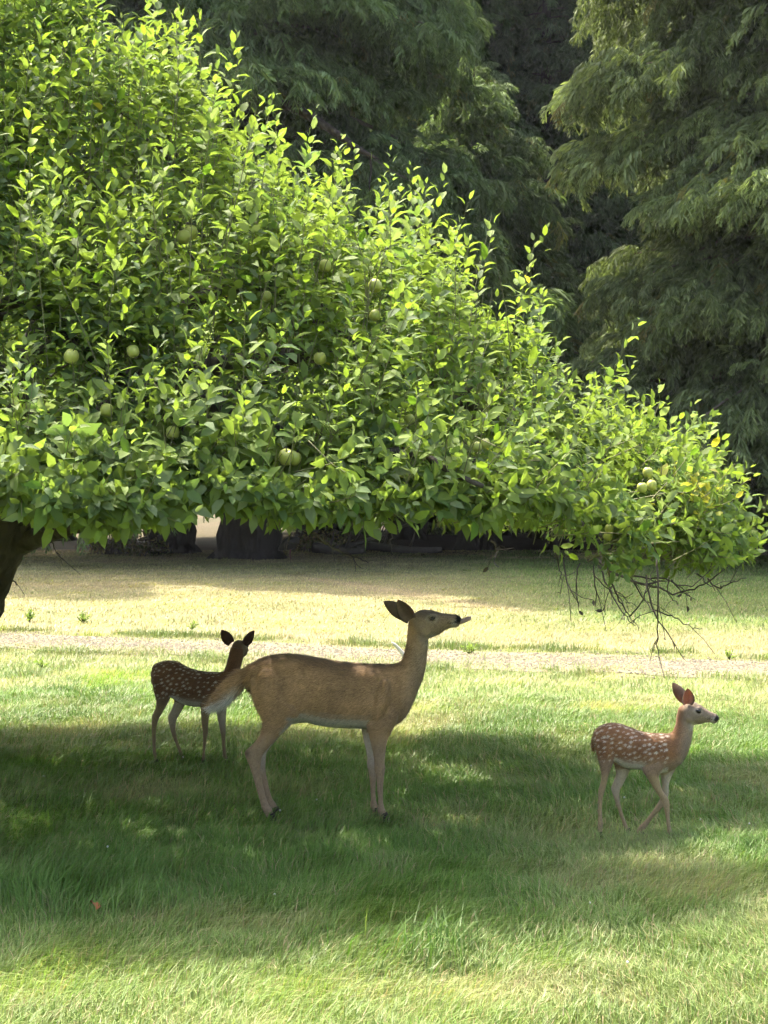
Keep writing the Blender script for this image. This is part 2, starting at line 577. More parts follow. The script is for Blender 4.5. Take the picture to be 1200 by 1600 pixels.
# ------------------------------------------------------------------ grass
def build_grass():
    V, T, C, off = [], [], [], 0

    def sow(n, y0, y1, half0, half1, h, w, keep=None, xy=None, segs=2, greenish=0.0, stand=0.0):
        """n blades between two distances; each blade a thin bent strip rooted in the soil"""
        nonlocal off
        if xy is None:
            y = np.sqrt(rng.uniform(y0 ** 2, y1 ** 2, n))
            x = rng.uniform(-1, 1, n) * (half0 + (half1 - half0) * (y - y0) / (y1 - y0))
        else:
            x, y = xy
        if keep is not None:
            k = keep(x, y)
            x, y = x[k], y[k]
        n = len(x)
        d = np.clip(dryness(x, y) + rng.normal(0, .10, n), 0, 1)
        clump = fnoise(x, y, .22, 71)
        hh = rng.uniform(h[0], h[1], n) * (.45 + 1.1 * clump) * (1 - .35 * d)
        az = (vnoise(x, y, .30, 72) * 1.6 + vnoise(x, y, .9, 73) * 1.4 - .9) * 1.5 + rng.normal(0, .65, n)
        ln = np.abs(rng.normal(.75 - stand, .4, n)) + .25 * d
        dx, dy = np.cos(az), np.sin(az)
        ww = rng.uniform(.6, 1.25, n) * w
        fa = az + math.pi / 2 + rng.normal(0, .5, n)
        S = np.stack([np.cos(fa) * ww, np.sin(fa) * ww, np.zeros(n)], -1)
        p0 = np.stack([x, y, gz(x, y) - .006], -1)
        p1 = p0 + np.stack([dx * ln * hh * .35, dy * ln * hh * .35, hh * .62], -1)
        p2 = p1 + np.stack([dx * ln * hh * .85, dy * ln * hh * .85, hh * np.where(ln < .9, .38, .05)], -1)
        tint = lawn_colour(d, x, y) * rng.uniform(.7, 1.3, n)[:, None]
        dead = rng.random(n) < .05 + .18 * d
        tint[dead] = STRAW * rng.uniform(.6, 1.05, dead.sum())[:, None]
        tint = tint * (1 - greenish) + greenish * np.array([.075, .165, .026]) * rng.uniform(.7, 1.3, n)[:, None]
        if segs == 2:
            v = np.stack([p0 - S, p0 + S, p1 - S * .85, p1 + S * .85, p2], 1)
            t = np.array([[0, 1, 3], [0, 3, 2], [2, 3, 4]])
            root = tint * np.array([1.05, .92, .95])
            c = np.stack([root, root, tint, tint, tint], 1)
        else:
            v = np.stack([p0 - S, p0 + S, p2 * .6 + p1 * .4], 1)
            t = np.array([[0, 1, 2]])
            c = np.stack([tint, tint, tint], 1)
        kk = v.shape[1]
        V.append(v.reshape(-1, 3)); C.append(c.reshape(-1, 3))
        T.append((t[None] + off + (np.arange(n) * kk)[:, None, None]).reshape(-1, 3))
        off += n * kk

    def off_path(x, y):
        e = abs(y - path_y(x)) / .95
        return rng.random(len(x)) < .05 + .30 * sstep(.4, .7, fnoise(x, y, .35, 83)) + .65 * sstep(.45, 1.25, e + 1.5 * (fnoise(x, y, .6, 81) - .5))

    def thick(x, y):
        return off_path(x, y) & (rng.random(len(x)) < 1 - .35 * dryness(x, y))
    sow(160000, 4.3, 8, 1.75, 2.7, (.04, .095), .0019, thick)
    sow(195000, 8, 13.5, 2.7, 4.3, (.04, .10), .0027, thick)
    sow(150000, 13.5, 20, 4.3, 6.2, (.035, .09), .0050, thick, segs=1)
    sow(165000, 20, 44, 6.2, 12.5, (.04, .085), .0105, off_path, segs=1)
    # longer clumps in the foreground and the weedy verge beyond the track
    for cx, cy, n, sp in ((-1.5, 6.75, 1500, .25), (-1.15, 6.5, 600, .17), (.15, 5.75, 200, .16)):
        sow(n, 0, 0, 0, 0, (.11, .2), .0026, xy=(rng.normal(cx, sp, n), rng.normal(cy, sp * .7, n)), greenish=.7, stand=.1)
    n = 16000
    x = rng.uniform(-7, 7, n)
    y = path_y(x) + rng.normal(1.3, .17, n)
    k = fnoise(x, y, .7, 95) > .52
    sow(n, 0, 0, 0, 0, (.06, .16), .0036, xy=(x[k], y[k]), greenish=.5, stand=.4)
    y = path_y(x) - rng.normal(1.15, .3, n)
    k = fnoise(x, y, .6, 96) > .5
    sow(n, 0, 0, 0, 0, (.06, .12), .0034, xy=(x[k], y[k]), greenish=.3, stand=.2)
    me = mesh_np('grass', np.concatenate(V), tris=np.concatenate(T), col=np.concatenate(C), smooth=False, mats=[M['grass']])
    tag(link('grass', me), 'blades of lawn grass, green in the shade and straw coloured in the sun', 'grass', kind='stuff')


build_grass()


# ------------------------------------------------------------------ cedars
def frond(r, V, T, C, pos, yaw, pitch, size, shade, gold):
    """one drooping frond: arched stem with hanging branchlets, added to the lists"""
    n = 13
    cy, sy = math.cos(yaw), math.sin(yaw)
    t = np.repeat(np.arange(1, n + 1) / n, 2)
    sd = np.tile([-1.0, 1.0], n)
    m = len(t)
    P = np.stack([.62 * np.sin(t * 1.5), np.zeros(m), .12 * np.sin(t * 3.0) - .60 * t ** 2], -1)
    L = (.14 + .30 * np.sin(math.pi * np.minimum(1, t * .9 + .08))) * r.uniform(.6, 1.3, m)
    Q = P + np.stack([L * .35 * r.uniform(.0, 1.6, m), sd * L * r.uniform(.25, .8, m), -L * r.uniform(.45, 1.1, m)], -1)
    # each branchlet carries a smaller one
    P2 = P + (Q - P) * r.uniform(.25, .6, (m, 1))
    Q2 = P2 + np.stack([L * r.uniform(.1, .5, m), sd * L * r.uniform(-.1, .3, m), -L * r.uniform(.3, .7, m)], -1)
    P, Q = np.concatenate([P, P2]), np.concatenate([Q, Q2])
    m = len(P)
    Mm = P * .45 + Q * .55 + np.array([.01, 0, .02])
    wdt = .029 * r.uniform(.7, 1.4, m)[:, None]
    side = unit(np.stack([r.uniform(.3, 1, m), r.uniform(-.6, .6, m), r.uniform(0, .4, m)], -1)) * wdt
    v = np.stack([P, Mm - side, Mm + side, Q], 1)                       # a lance-shaped branchlet
    v = v.reshape(-1, 3) * size
    cp, sp = math.cos(pitch), math.sin(pitch)
    x, y, z = v[:, 0] * cp + v[:, 2] * sp, v[:, 1], -v[:, 0] * sp + v[:, 2] * cp
    v = np.stack([x * cy - y * sy, x * sy + y * cy, z], -1) + pos
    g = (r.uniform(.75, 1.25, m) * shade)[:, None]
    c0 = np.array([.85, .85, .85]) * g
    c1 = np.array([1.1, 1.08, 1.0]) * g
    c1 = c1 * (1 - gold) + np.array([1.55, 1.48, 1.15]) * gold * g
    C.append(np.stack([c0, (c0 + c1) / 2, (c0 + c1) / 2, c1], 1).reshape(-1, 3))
    k = sum(len(a) for a in V)
    T.append((np.array([[0, 2, 1], [1, 2, 3]])[None] + k + (np.arange(m) * 4)[:, None, None]).reshape(-1, 3))
    V.append(v)


def unit(a):
    return a / (np.linalg.norm(a, axis=-1, keepdims=True) + 1e-9)


def bough(name, L, n, seed, bright):
    """a limb that sags outwards along x, hung with fronds"""
    r = np.random.default_rng(seed)
    up_, sag = r.uniform(.05, .3), r.uniform(.3, .5)
    ss = np.linspace(0, 1, 8)
    path = np.stack([L * ss, .05 * L * np.sin(ss * 4 + seed), L * (up_ * ss - sag * 1.6 * ss ** 2 + .6 * sag * ss ** 3)], -1)
    V, T, C = [], [], []
    for _ in range(n):
        u = r.uniform(.12, 1.03) ** .8
        b = np.array([np.interp(u, ss, path[:, j]) for j in range(3)])
        lat = r.normal(0, 1) * L * .19 * (1.25 - .6 * u)
        b[1] += lat
        b[2] += -abs(lat) * .35 + r.normal(0, .14)
        yaw = math.atan2(lat, .35 * L) + r.normal(0, .55)
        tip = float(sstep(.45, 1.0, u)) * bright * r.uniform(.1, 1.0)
        shade = r.uniform(.7, 1.2)
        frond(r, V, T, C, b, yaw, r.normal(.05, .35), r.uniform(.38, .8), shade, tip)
        if r.random() < .03:
            C[-1] = C[-1] * np.array([1.25, .95, .8])
    g = Geo()
    g.tube(path, .035 * L / 3 * (1.05 - ss * .9), 4, cap=False)
    tv = np.concatenate(g.v)
    k = sum(len(a) for a in V)
    q = np.concatenate(g.q) + k
    V.append(tv); C.append(np.full((len(tv), 3), 1.0) * np.array([.9, .55, .9]))
    me = mesh_np(name, np.concatenate(V), np.concatenate(T), q, np.concatenate(C), False, [M['cedar']])
    return bpy.data.objects.new(name, me)


BOUGHS = {}
for bi, (br) in enumerate((.15, .6)):
    for li, (L, n) in enumerate(((5.0, 190), (3.4, 130), (2.0, 66), (1.0, 26))):
        BOUGHS[bi, li] = [bough('cedar_bough', L, n, 300 + bi * 40 + li * 10 + k, br) for k in range(4)]
BOUGH_L = np.array([5.0, 3.4, 2.0, 1.0])


def cedar(label, x, y, height, radius, trunk_r, n_branch, tint, seed, low=1.2, lean=0.0, flare=1.9, group='cedars at the edge of the wood', name='cedar_tree', gold=0, shape=.75):
    r = np.random.default_rng(seed)
    z0 = float(gz(x, y))
    root = thing(name, label, 'tree', (x, y, z0), group=group)
    hs = np.array([-.3, 0, .25, .6, 1.1, 2, 3.5, 6, height * .6, height])
    rs = trunk_r * np.array([flare * 1.15, flare, flare * .8, 1.32, 1.14, 1.03, .95, .82, .55, .05])
    cx = lean * hs * (1 - hs / height * .4)
    sides = 18
    th = np.arange(sides) * 2 * math.pi / sides
    ph = r.uniform(0, 6.28, 3)
    rings = []
    for k, h in enumerate(hs):
        fl = .22 * math.exp(-max(h, 0) / .9) + .05
        rr = rs[k] * (1 + fl * (np.sin(3 * th + ph[0]) * .6 + np.sin(5 * th + ph[1]) * .6 + np.sin(8 * th + ph[2]) * .3))
        rings.append(np.stack([cx[k] + rr * np.cos(th), rr * np.sin(th), np.full(sides, h)], -1))
    V = np.concatenate(rings)
    i = np.arange(len(hs) - 1)[:, None] * sides
    k = np.arange(sides)[None, :]
    q = np.stack([i + k, i + (k + 1) % sides, i + sides + (k + 1) % sides, i + sides + k], -1).reshape(-1, 4)
    link('trunk', mesh_np('trunk', V, quads=q, mats=[M['cedar_bark']]), root)
    P, E, S, I, TT = [], [], [], [], []
    golden = r.uniform(0, 6.28)
    for b in range(n_branch):
        t = (b + r.random()) / n_branch
        zb = low + (height - low) * t ** 1.1
        az = golden + b * 2.399963 + r.normal(0, .25)
        L = radius * ((1 - (zb / height)) ** shape * .97 + .10) * r.uniform(.7, 1.2)
        L *= .75 + .5 * float(sstep(0, 3, zb))
        li = int(np.argmin(abs(BOUGH_L - L)))
        P.append([lean * zb, 0, zb]); S.append(L / BOUGH_L[li]); I.append(li * 4 + r.integers(0, 4))
        E.append([r.normal(0, .12), r.normal(0, .12), az])
        TT.append(np.asarray(tint) * r.uniform(.75, 1.3))
    vs = sum((BOUGHS[gold, li] for li in range(4)), [])
    scatter('crown', P, E, S, I, TT, vs, root)
    return root


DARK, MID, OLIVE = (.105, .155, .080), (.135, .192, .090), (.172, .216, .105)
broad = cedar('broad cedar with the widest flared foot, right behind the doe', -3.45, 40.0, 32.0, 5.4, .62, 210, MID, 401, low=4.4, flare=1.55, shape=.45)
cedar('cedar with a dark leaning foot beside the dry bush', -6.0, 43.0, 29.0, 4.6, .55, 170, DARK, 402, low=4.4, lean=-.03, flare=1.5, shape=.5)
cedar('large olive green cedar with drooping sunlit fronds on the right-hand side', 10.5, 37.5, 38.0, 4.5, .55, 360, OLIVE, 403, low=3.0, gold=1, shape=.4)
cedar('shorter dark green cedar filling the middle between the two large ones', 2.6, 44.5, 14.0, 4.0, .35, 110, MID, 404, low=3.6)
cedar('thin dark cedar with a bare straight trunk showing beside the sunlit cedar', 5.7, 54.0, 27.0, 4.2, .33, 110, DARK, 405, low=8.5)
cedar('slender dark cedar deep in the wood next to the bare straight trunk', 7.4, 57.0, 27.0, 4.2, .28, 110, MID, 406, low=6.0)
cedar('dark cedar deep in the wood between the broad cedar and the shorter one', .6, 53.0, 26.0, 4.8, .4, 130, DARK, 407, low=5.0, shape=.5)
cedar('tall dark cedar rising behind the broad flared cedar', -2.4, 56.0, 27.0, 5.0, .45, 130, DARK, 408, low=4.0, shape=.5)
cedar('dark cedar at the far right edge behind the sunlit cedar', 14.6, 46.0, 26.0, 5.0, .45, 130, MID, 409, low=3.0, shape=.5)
cedar('dark cedar standing behind the apple tree crown at the far left', -14.6, 40.0, 27.0, 4.6, .5, 140, MID, 410, low=3.0)


cedar('dark cedar behind the topmost leaves at the left end of the apple crown', -11.2, 52.0, 25.0, 4.6, .45, 130, MID, 412, low=5.0, shape=.5)
bl = Geo()
b0 = np.array(broad.location)
bl.tube(np.array([(-3.3, 39.6, 11.2)] + [tuple(W(a, b, d)) for a, b, d in ((440, 165, 36.6), (500, 193, 35.4), (560, 234, 34.9), (592, 250, 34.7))]) - b0, [.16, .13, .10, .07, .02], 8, sub=4, rough=.2)
bl.tube(np.array([W(a, b, 34.9) for a, b in ((578, 242), (580, 270), (577, 292), (585, 312))]) - b0, [.03, .025, .02, .008], 5, sub=3)
link('dead_limb', bl.mesh('dead_limb', [M['cedar_bark']]), broad)
cedar('dark green cedar deep in the wood filling the gap behind the bare straight trunk', 4.0, 59.0, 27.0, 5.0, .4, 150, MID, 411, low=3.0, shape=.45)


def far_wood():
    vs = sum((BOUGHS[0, li] for li in range(2)), [])
    P = []
    g = Geo()
    for k in range(42):
        tx, ty = rng.uniform(-3.5, 26), rng.uniform(60, 70)
        g.tube([(tx, ty, -.2), (tx + rng.normal(0, .2), ty, 12), (tx + rng.normal(0, .3), ty, 30)], [rng.uniform(.2, .4), .2, .05], 8)
        m = 34
        P.append(np.stack([np.full(m, tx), np.full(m, ty), rng.uniform(1, 27, m)], -1))
    P = np.concatenate(P)
    m = len(P)
    E = np.stack([rng.normal(0, .15, m), rng.normal(0, .15, m), rng.uniform(0, 6.28, m)], -1)
    T = np.array(MID)[None] * rng.uniform(.7, 1.3, m)[:, None]
    root = scatter('far_woods', P, E, rng.uniform(.6, 1.1, m), rng.integers(0, 8, m), T, vs)
    tag(root, 'dark mass of the wood seen between the cedars', 'woods', kind='stuff')
    link('trunks', g.mesh('trunks', [M['cedar_bark']]), root, kind='stuff')


far_wood()


# ------------------------------------------------------------------ things under the cedars
def fallen_log(label, a, b, r0, seed):
    a, b = np.array(a, float), np.array(b, float)
    mid = (a + b) / 2
    pts = [a + (b - a) * t + np.array([0, 0, .04 * math.sin(t * 5 + seed)]) for t in np.linspace(0, 1, 8)]
    g = Geo()
    g.tube(np.array(pts) - mid, r0 * np.linspace(1, .6, 8), 10, rough=.35, seed=seed, sub=2)
    for t in (.3, .62):
        p = a + (b - a) * t - mid
        g.tube([p, p + np.array([.1, -.2, .25]), p + np.array([.15, -.3, .5])], [r0 * .35, r0 * .25, .01], 5)
    o = link('fallen_log', g.mesh('fallen_log', [M['dead_wood']]), None, mid)
    tag(o, label, 'log', 'fallen logs under the cedars')


def up(px, d, h=0.0):
    x = (px - 600) / FPX * d
    return (x, d, float(gz(x, d)) + h)


fallen_log('long grey log lying in the shade furthest from the broad cedar', up(560, 43, .15), up(690, 42, .12), .13, 1)
fallen_log('short broken log lying just right of the dark bird', up(490, 42, .14), up(570, 41.5, .1), .14, 2)
fallen_log('pale fallen branch propped across the other logs', up(520, 42.3, .12), up(640, 42.8, .75), .07, 3)


def dry_bush(label, px, d, rad, h, n, seed):
    r = np.random.default_rng(seed)
    x, y, z = up(px, d)
    root = thing('dry_bush', label, 'bush', (x, y, z))
    g = Geo()
    lv, lt, lc = [], [], []
    for _ in range(n):
        az, el = r.uniform(0, 6.28), r.uniform(.5, 1.4)
        L = h * r.uniform(.6, 1.1)
        p = np.array([r.normal(0, rad * .25), r.normal(0, rad * .25), 0])
        dr = np.array([math.cos(az) * math.cos(el), math.sin(az) * math.cos(el), math.sin(el)])
        pts = [p, p + dr * L * .5 + r.normal(0, .03, 3), p + dr * L + r.normal(0, .08, 3) + np.array([0, 0, -.1])]
        g.tube(pts, [.012, .008, .003], 3)
        for j in range(14):
            t = r.uniform(.3, 1)
            c = np.array(pts[0]) * (1 - t) + np.array(pts[2]) * t + r.normal(0, .07, 3)
            a, b = r.normal(0, .05, 3), r.normal(0, .05, 3)
            k = len(lv)
            lv += [c, c + a, c + b]
            lt.append([k, k + 1, k + 2])
            cc = np.array([.20, .15, .08]) * r.uniform(.6, 1.3) if r.random() < .6 else np.array([.10, .12, .04])
            lc += [cc] * 3
    link('stems', g.mesh('stems', [M['dead_wood']]), root, kind='stuff')
    link('foliage', mesh_np('foliage', np.array(lv), tris=np.array(lt), col=np.array(lc), smooth=False, mats=[M['weed']]), root, kind='stuff')


dry_bush('dry brown bush at the foot of the dark leaning cedar', 185, 42.0, 1.3, 1.0, 90, 5)
dry_bush('small withered bush between the two cedar trunks', 225, 41.0, .8, .45, 40, 6)
dry_bush('brown brush heap in the shade right of the broad cedar', 500, 43.5, 1.4, .7, 80, 8)
dry_bush('low brown brush under the sunlit cedar at the right', 1090, 42.0, 1.8, .8, 80, 9)


def bird():
    x, y, z = up(453, 39.3)
    root = thing('bird', 'dark turkey-like bird standing beside the broad cedar foot', 'bird', (x, y, z))
    g = Geo()
    g.tube([(-.30, 0, .26), (-.16, 0, .34), (0, 0, .42), (.12, 0, .50), (.17, 0, .58), (.17, 0, .68), (.21, 0, .80), (.24, 0, .86)],
           [.03, .12, .17, .14, .08, .035, .028, .022], 12, sub=3)
    link('body', g.mesh('body', [M['feather']]), root)
    for s in (-1, 1):
        g = Geo()
        g.tube([(.02, s * .05, .30), (.0, s * .05, .14), (.02, s * .05, .01)], [.03, .012, .010], 6)
        for a in (-.5, 0, .5):
            g.tube([(.02, s * .05, .012), (.02 + .07 * math.cos(a), s * .05 + .07 * math.sin(a), .008)], [.007, .003], 4)
        link('leg', g.mesh('leg', [M['bird_skin']]), root)
    g = Geo()
    g.tube([(.21, 0, .85), (.245, 0, .885), (.275, 0, .88), (.31, 0, .862)], [.02, .034, .022, .004], 8, sub=2)
    link('head', g.mesh('head', [M['bird_skin']]), root)
    for k in range(7):
        a = (k - 3) * .13
        g = Geo()
        w = .03
        v = np.array([[-.22, math.sin(a) * .05, .30], [-.40, math.sin(a) * .2 - w, .20], [-.46, math.sin(a) * .24, .17], [-.40, math.sin(a) * .2 + w, .20]])
        g.add(np.concatenate([v, v + [0, 0, .008]]), None, [[0, 1, 2, 3], [7, 6, 5, 4], [0, 4, 5, 1], [1, 5, 6, 2], [2, 6, 7, 3], [3, 7, 4, 0]])
        link('tail_feather', g.mesh('tail_feather', [M['feather']], False), root)


bird()


# ------------------------------------------------------------------ apple tree
TREE = np.array([-2.5, 9.75])
fx, fy, fz = 1.57, 7.95, .66
GAPS = [(fx - SUN.x / SUN.z * fz, fy - SUN.y / SUN.z * fz, .34, .36), (1.25, 7.35, .35, .12), (-1.55, 8.55, .22, .12), (-.85, 8.8, .18, .10), (.25, 7.9, .2, .08)]


def crown_R(th):
    c, s = np.cos(th), np.sin(th)
    rx = np.where(c > 0, 4.78, 4.0)
    ry = np.where(s > 0, 2.7, 3.0)
    return 1 / np.sqrt((c / rx) ** 2 + (s / ry) ** 2)


def crown_top(s):
    return np.interp(s, [0, .27, .41, .57, .73, .84, .94, 1.04], [5.25, 4.36, 3.62, 3.05, 2.58, 2.18, 1.88, 1.66])


def crown_bottom(x, y):
    return 1.77 - .32 * sstep(.3, 2.0, x) + .44 * (fnoise(x, y, 1.0, 7) - .5) + .24 * (vnoise(x, y, .35, 9) - .5)


def leaf_template(curl, fold, seed):
    v = [[0, 0, 0]]
    for s in (.24, .62):
        w = .258 * math.sin(math.pi * (s ** .85)) ** .85
        z = -curl * s * s + .06 * s
        v += [[s, -w, z + fold * w], [s, 0, z], [s, w, z + fold * w]]
    v.append([1, 0, -curl])
    t = [[0, 1, 2], [0, 2, 3], [4, 7, 5], [5, 7, 6]]
    q = [[1, 4, 5, 2], [2, 5, 6, 3]]
    return np.array(v, float), np.array(t), np.array(q)


LEAF_T = [leaf_template(c, f, k) for k, (c, f) in enumerate(((.10, .35), (.28, .25), (.42, .5), (.02, .15)))]


def build_apple_tree():
    z0 = float(gz(-3.1, 10.7))
    root = thing('apple_tree', 'old spreading apple tree with bright leaves and green apples, its trunk at the left edge', 'tree', (-3.1, 10.7, z0))
    org = np.array([-3.1, 10.7, z0])
    # --- wood
    trunk = [(-3.22, 10.72, -.2), (-3.17, 10.7, .0), (-3.03, 10.6, .4), (-2.88, 10.45, .82), (-2.68, 10.2, 1.25), (-2.48, 10.0, 1.6), (-2.40, 9.93, 1.9)]
    g = Geo()
    g.tube(np.array(trunk) - org, [.44, .34, .26, .22, .205, .20, .16], 26, rough=.42, sub=10, seed=3)
    link('trunk', g.mesh('trunk', [M['apple_bark']]), root)
    limbs = [
        ([(-2.6, 10.72, 1.42), (-2.2, 10.45, 1.55), (-1.7, 10.25, 1.66), (-1.1, 10.0, 1.78), (-.4, 9.7, 1.95), (.3, 9.6, 1.90), (.85, 9.55, 1.66), (1.3, 9.5, 1.5)], .075, .014),
        ([(-2.55, 10.7, 1.65), (-2.0, 10.6, 2.4), (-1.2, 10.6, 2.85), (-.2, 10.5, 2.95), (.8, 10.3, 2.65), (1.6, 10.0, 2.1)], .12, .015),
        ([(-2.55, 10.7, 1.7), (-2.5, 10.8, 2.8), (-2.2, 11.0, 3.8), (-1.9, 11.0, 4.7)], .12, .02),
        ([(-2.55, 10.68, 1.6), (-1.85, 9.6, 2.25), (-1.1, 8.8, 2.42), (-.3, 8.2, 2.25), (.4, 7.8, 1.85)], .11, .012),
        ([(-2.58, 10.65, 1.6), (-2.45, 9.4, 2.2), (-2.2, 8.4, 2.25), (-1.9, 7.6, 1.85)], .11, .012),
        ([(-2.5, 10.8, 1.7), (-1.4, 11.8, 2.5), (-.2, 12.6, 2.5), (.8, 13.0, 2.0)], .11, .012),
        ([(-2.7, 10.8, 1.7), (-3.6, 11.0, 2.6), (-4.6, 11.0, 3.0), (-5.6, 11.0, 2.4)], .11, .012),
        ([(-2.7, 10.6, 1.7), (-3.6, 9.8, 2.4), (-4.2, 9.0, 2.5), (-4.7, 8.4, 2.0)], .10, .012),
        ([(-2.6, 10.9, 1.8), (-2.8, 12.0, 2.8), (-3.0, 13.2, 2.6)], .10, .012),
        ([(-1.9, 10.6, 2.5), (-1.3, 10.1, 3.3), (-.5, 9.7, 3.3), (.3, 9.5, 2.9)], .07, .012),
        ([(-2.45, 9.9, 2.0), (-2.3, 9.2, 3.0), (-1.7, 8.7, 3.15), (-1.0, 8.4, 2.9), (-.5, 8.1, 2.5)], .07, .012),
        ([(-2.4, 10.8, 3.0), (-1.7, 10.6, 3.9), (-1.2, 10.5, 4.3)], .06, .012),
        ([(-2.5, 10.7, 2.6), (-2.9, 10.0, 3.5), (-2.9, 9.5, 4.0)], .06, .012),
    ]
    limb_pts = []
    for k, (p, r0, r1) in enumerate(limbs):
        g = Geo()
        pp = np.array(p, float) + np.array([.12, -.62, 0])
        pp[:, 2] = 1.6 + (pp[:, 2] - 1.6) * np.where(pp[:, 2] > 1.6, .8, 1)
        mid = smooth_path(pp, 5)
        mid += np.stack([.07 * (vnoise(np.arange(len(mid)), np.full(len(mid), k * 9.0 + j), 3.0, 40) - .5) for j in range(3)], -1) * np.linspace(0, 2, len(mid))[:, None]
        lth = np.arctan2(mid[:, 1] - TREE[1], mid[:, 0] - TREE[0])
        lsr = np.hypot(mid[:, 0] - TREE[0], mid[:, 1] - TREE[1]) / crown_R(lth)
        mid[:, 2] = np.minimum(mid[:, 2], np.maximum(crown_top(lsr) - .5, 1.5))
        if k:
            ks = sstep(.1, .4, np.linspace(0, 1, len(mid)))
            mid[:, 2] = np.maximum(mid[:, 2], (crown_bottom(mid[:, 0], mid[:, 1]) + .22) * ks)
        else:
            mid[:, 2] += .16 * np.sin(np.clip(np.linspace(-.5, 1, len(mid)), 0, 1) * math.pi)
        rad = r0 + (r1 - r0) * np.linspace(0, 1, len(mid)) ** .8
        g.tube(mid - org, rad, 10, rough=.25, seed=k + 30)
        link('limb', g.mesh('limb', [M['apple_bark']]), root)
        limb_pts.append(mid)
    LP = np.concatenate(limb_pts)
    # --- shoots: bases spread through the shell of the crown
    r = np.random.default_rng(17)
    n = 17000
    th = r.uniform(-math.pi, math.pi, n)
    s = r.uniform(0, 1, n) ** .46
    s = np.where(r.random(n) < .18, r.uniform(.84, 1.0, n), s)
    Rr = crown_R(th) * (1 + .08 * (vnoise(th * 4, th * 0, 1.0, 8) - .5))
    x, y = TREE[0] + s * Rr * np.cos(th), TREE[1] + s * Rr * np.sin(th)
    top = crown_top(s) + 1.0 * (fnoise(x, y, 1.0, 77) - .5) * (1 - .5 * s)
    bot = crown_bottom(x, y)
    depth = np.abs(r.normal(0, .30, n)) + .05
    inner = r.random(n) < .16
    z = np.where(inner, bot + (top - bot) * r.random(n) ** 1.2, top - depth)
    under = r.random(n) < .12
    z = np.where(under, bot + np.abs(r.normal(0, .14, n)), z)
    z = np.maximum(z, bot)
    # what is out of the photograph (far left, back) is only there for its shade: thin it out
    keep = np.ones(n, bool)
    px = 600 + x / y * FPX
    keep &= ~((px < -60) & (r.random(n) < .5))
    keep &= ~((y > 11.0) & (r.random(n) < .45))
    keep &= ~((fnoise(x + .4 * y, z - .3 * y, .55, 79) < .40) & (r.random(n) < .6) & ~under)
    cx, cy, ra, rb = GAPS[0]
    keep &= ((x - SUN.x / SUN.z * z - cx) / (ra * 1.15)) ** 2 + ((y - SUN.y / SUN.z * z - cy) / (rb * 1.15)) ** 2 > 1
    x, y, z, s, th, inner, under = (a[keep] for a in (x, y, z, s, th, inner, under))
    n = len(x)
    out = 600 + x / y * FPX < -60
    B = np.stack([x, y, z], -1)
    radial = np.stack([np.cos(th), np.sin(th) * 1.2, np.zeros(n)], -1)
    edge = sstep(.72, 1.0, s)
    upv = np.array([0, 0, 1.0])
    A = upv * (1.0 - .72 * edge)[:, None] + radial * (.22 + .6 * edge)[:, None] + r.normal(0, .28, (n, 3))
    A[under, 2] -= r.uniform(.3, 1.1, under.sum())
    A[under] += radial[under] * .4
    A = unit(A)
    long_ = (r.random(n) < .26) & ~inner & ~under
    length = r.uniform(.12, .28, n) + .62 * long_ * (1 - .6 * edge) * r.uniform(.3, 1.0, n)
    A = np.where(long_[:, None], unit(A + upv * .9), A)
    LV, LD = [], []
    twigs, stems = Geo(), Geo()
    leafpos, leafX, leafN, leafS, leafC, leafT = [], [], [], [], [], []
    u_ = unit(np.cross(A, np.array([.3, .8, .5])))
    v_ = np.cross(A, u_)
    bend = r.normal(0, .10, (n, 3)) + np.array([0, 0, .08])
    order_c = fnoise(x, y + z, .9, 131)
    for i in range(n):
        L = length[i]
        m = int(4 + L / .033)
        k = np.arange(m)
        t = (k + .6) / m
        p = B[i] + A[i] * L * t[:, None] + bend[i] * (t ** 2)[:, None] * L
        f = k * 2.4 + r.uniform(0, 6.28)
        el = np.interp(t, [0, .7, 1], [1.25, .85, .38]) + r.normal(0, .18, m)
        rad_ = np.cos(f)[:, None] * u_[i] + np.sin(f)[:, None] * v_[i]
        X = A[i] * np.cos(el)[:, None] + rad_ * np.sin(el)[:, None]
        X[:, 2] -= .22 * (1 - t) + .1
        Nn = A[i] * np.sin(el)[:, None] - rad_ * np.cos(el)[:, None]
        Nn = Nn * .75 + upv * .35 + r.normal(0, .22, (m, 3))
        X = unit(X)
        Nn = unit(Nn - X * (Nn * X).sum(1)[:, None])
        sz = np.interp(t, [0, .25, .75, 1], [.064, .096, .090, .052]) * r.uniform(.6, 1.28, m)
        if out[i]:
            sz = sz * 1.4
        young = sstep(.72, 1.0, t) * r.uniform(.3, 1)
        if inner[i] or under[i]:
            young *= .3
        base = np.array([.152, .212, .052]) * (.78 + .5 * order_c[i])
        if r.random() < .25:
            base = np.array([.112, .178, .062])
        c = base[None] * r.uniform(.75, 1.25, m)[:, None]
        c = c * (1 - young[:, None]) + np.array([.19, .265, .06]) * young[:, None]
        pale = r.random(m) < .10
        c[pale] = np.array([.17, .22, .11])
        sick = r.random(m) < .0008
        c[sick] = np.array([.40, .36, .05])
        leafpos.append(p + rad_ * .006 + X * .012)
        leafX.append(X); leafN.append(Nn); leafS.append(sz); leafC.append(c)
        if i % 2 == 0:
            tw = np.array([B[i] - A[i] * .10, B[i] + A[i] * L * .5 + bend[i] * .25 * L, B[i] + A[i] * L * .96 + bend[i] * L])
            stems.tube(tw - org, [.0042, .0030, .0018], 3, cap=False)
    pos, X, Nn, sz, col = map(np.concatenate, (leafpos, leafX, leafN, leafS, leafC))
    # some leaves recoloured yellow near the right-hand tip
    q = W(1075, 770, 9.0)
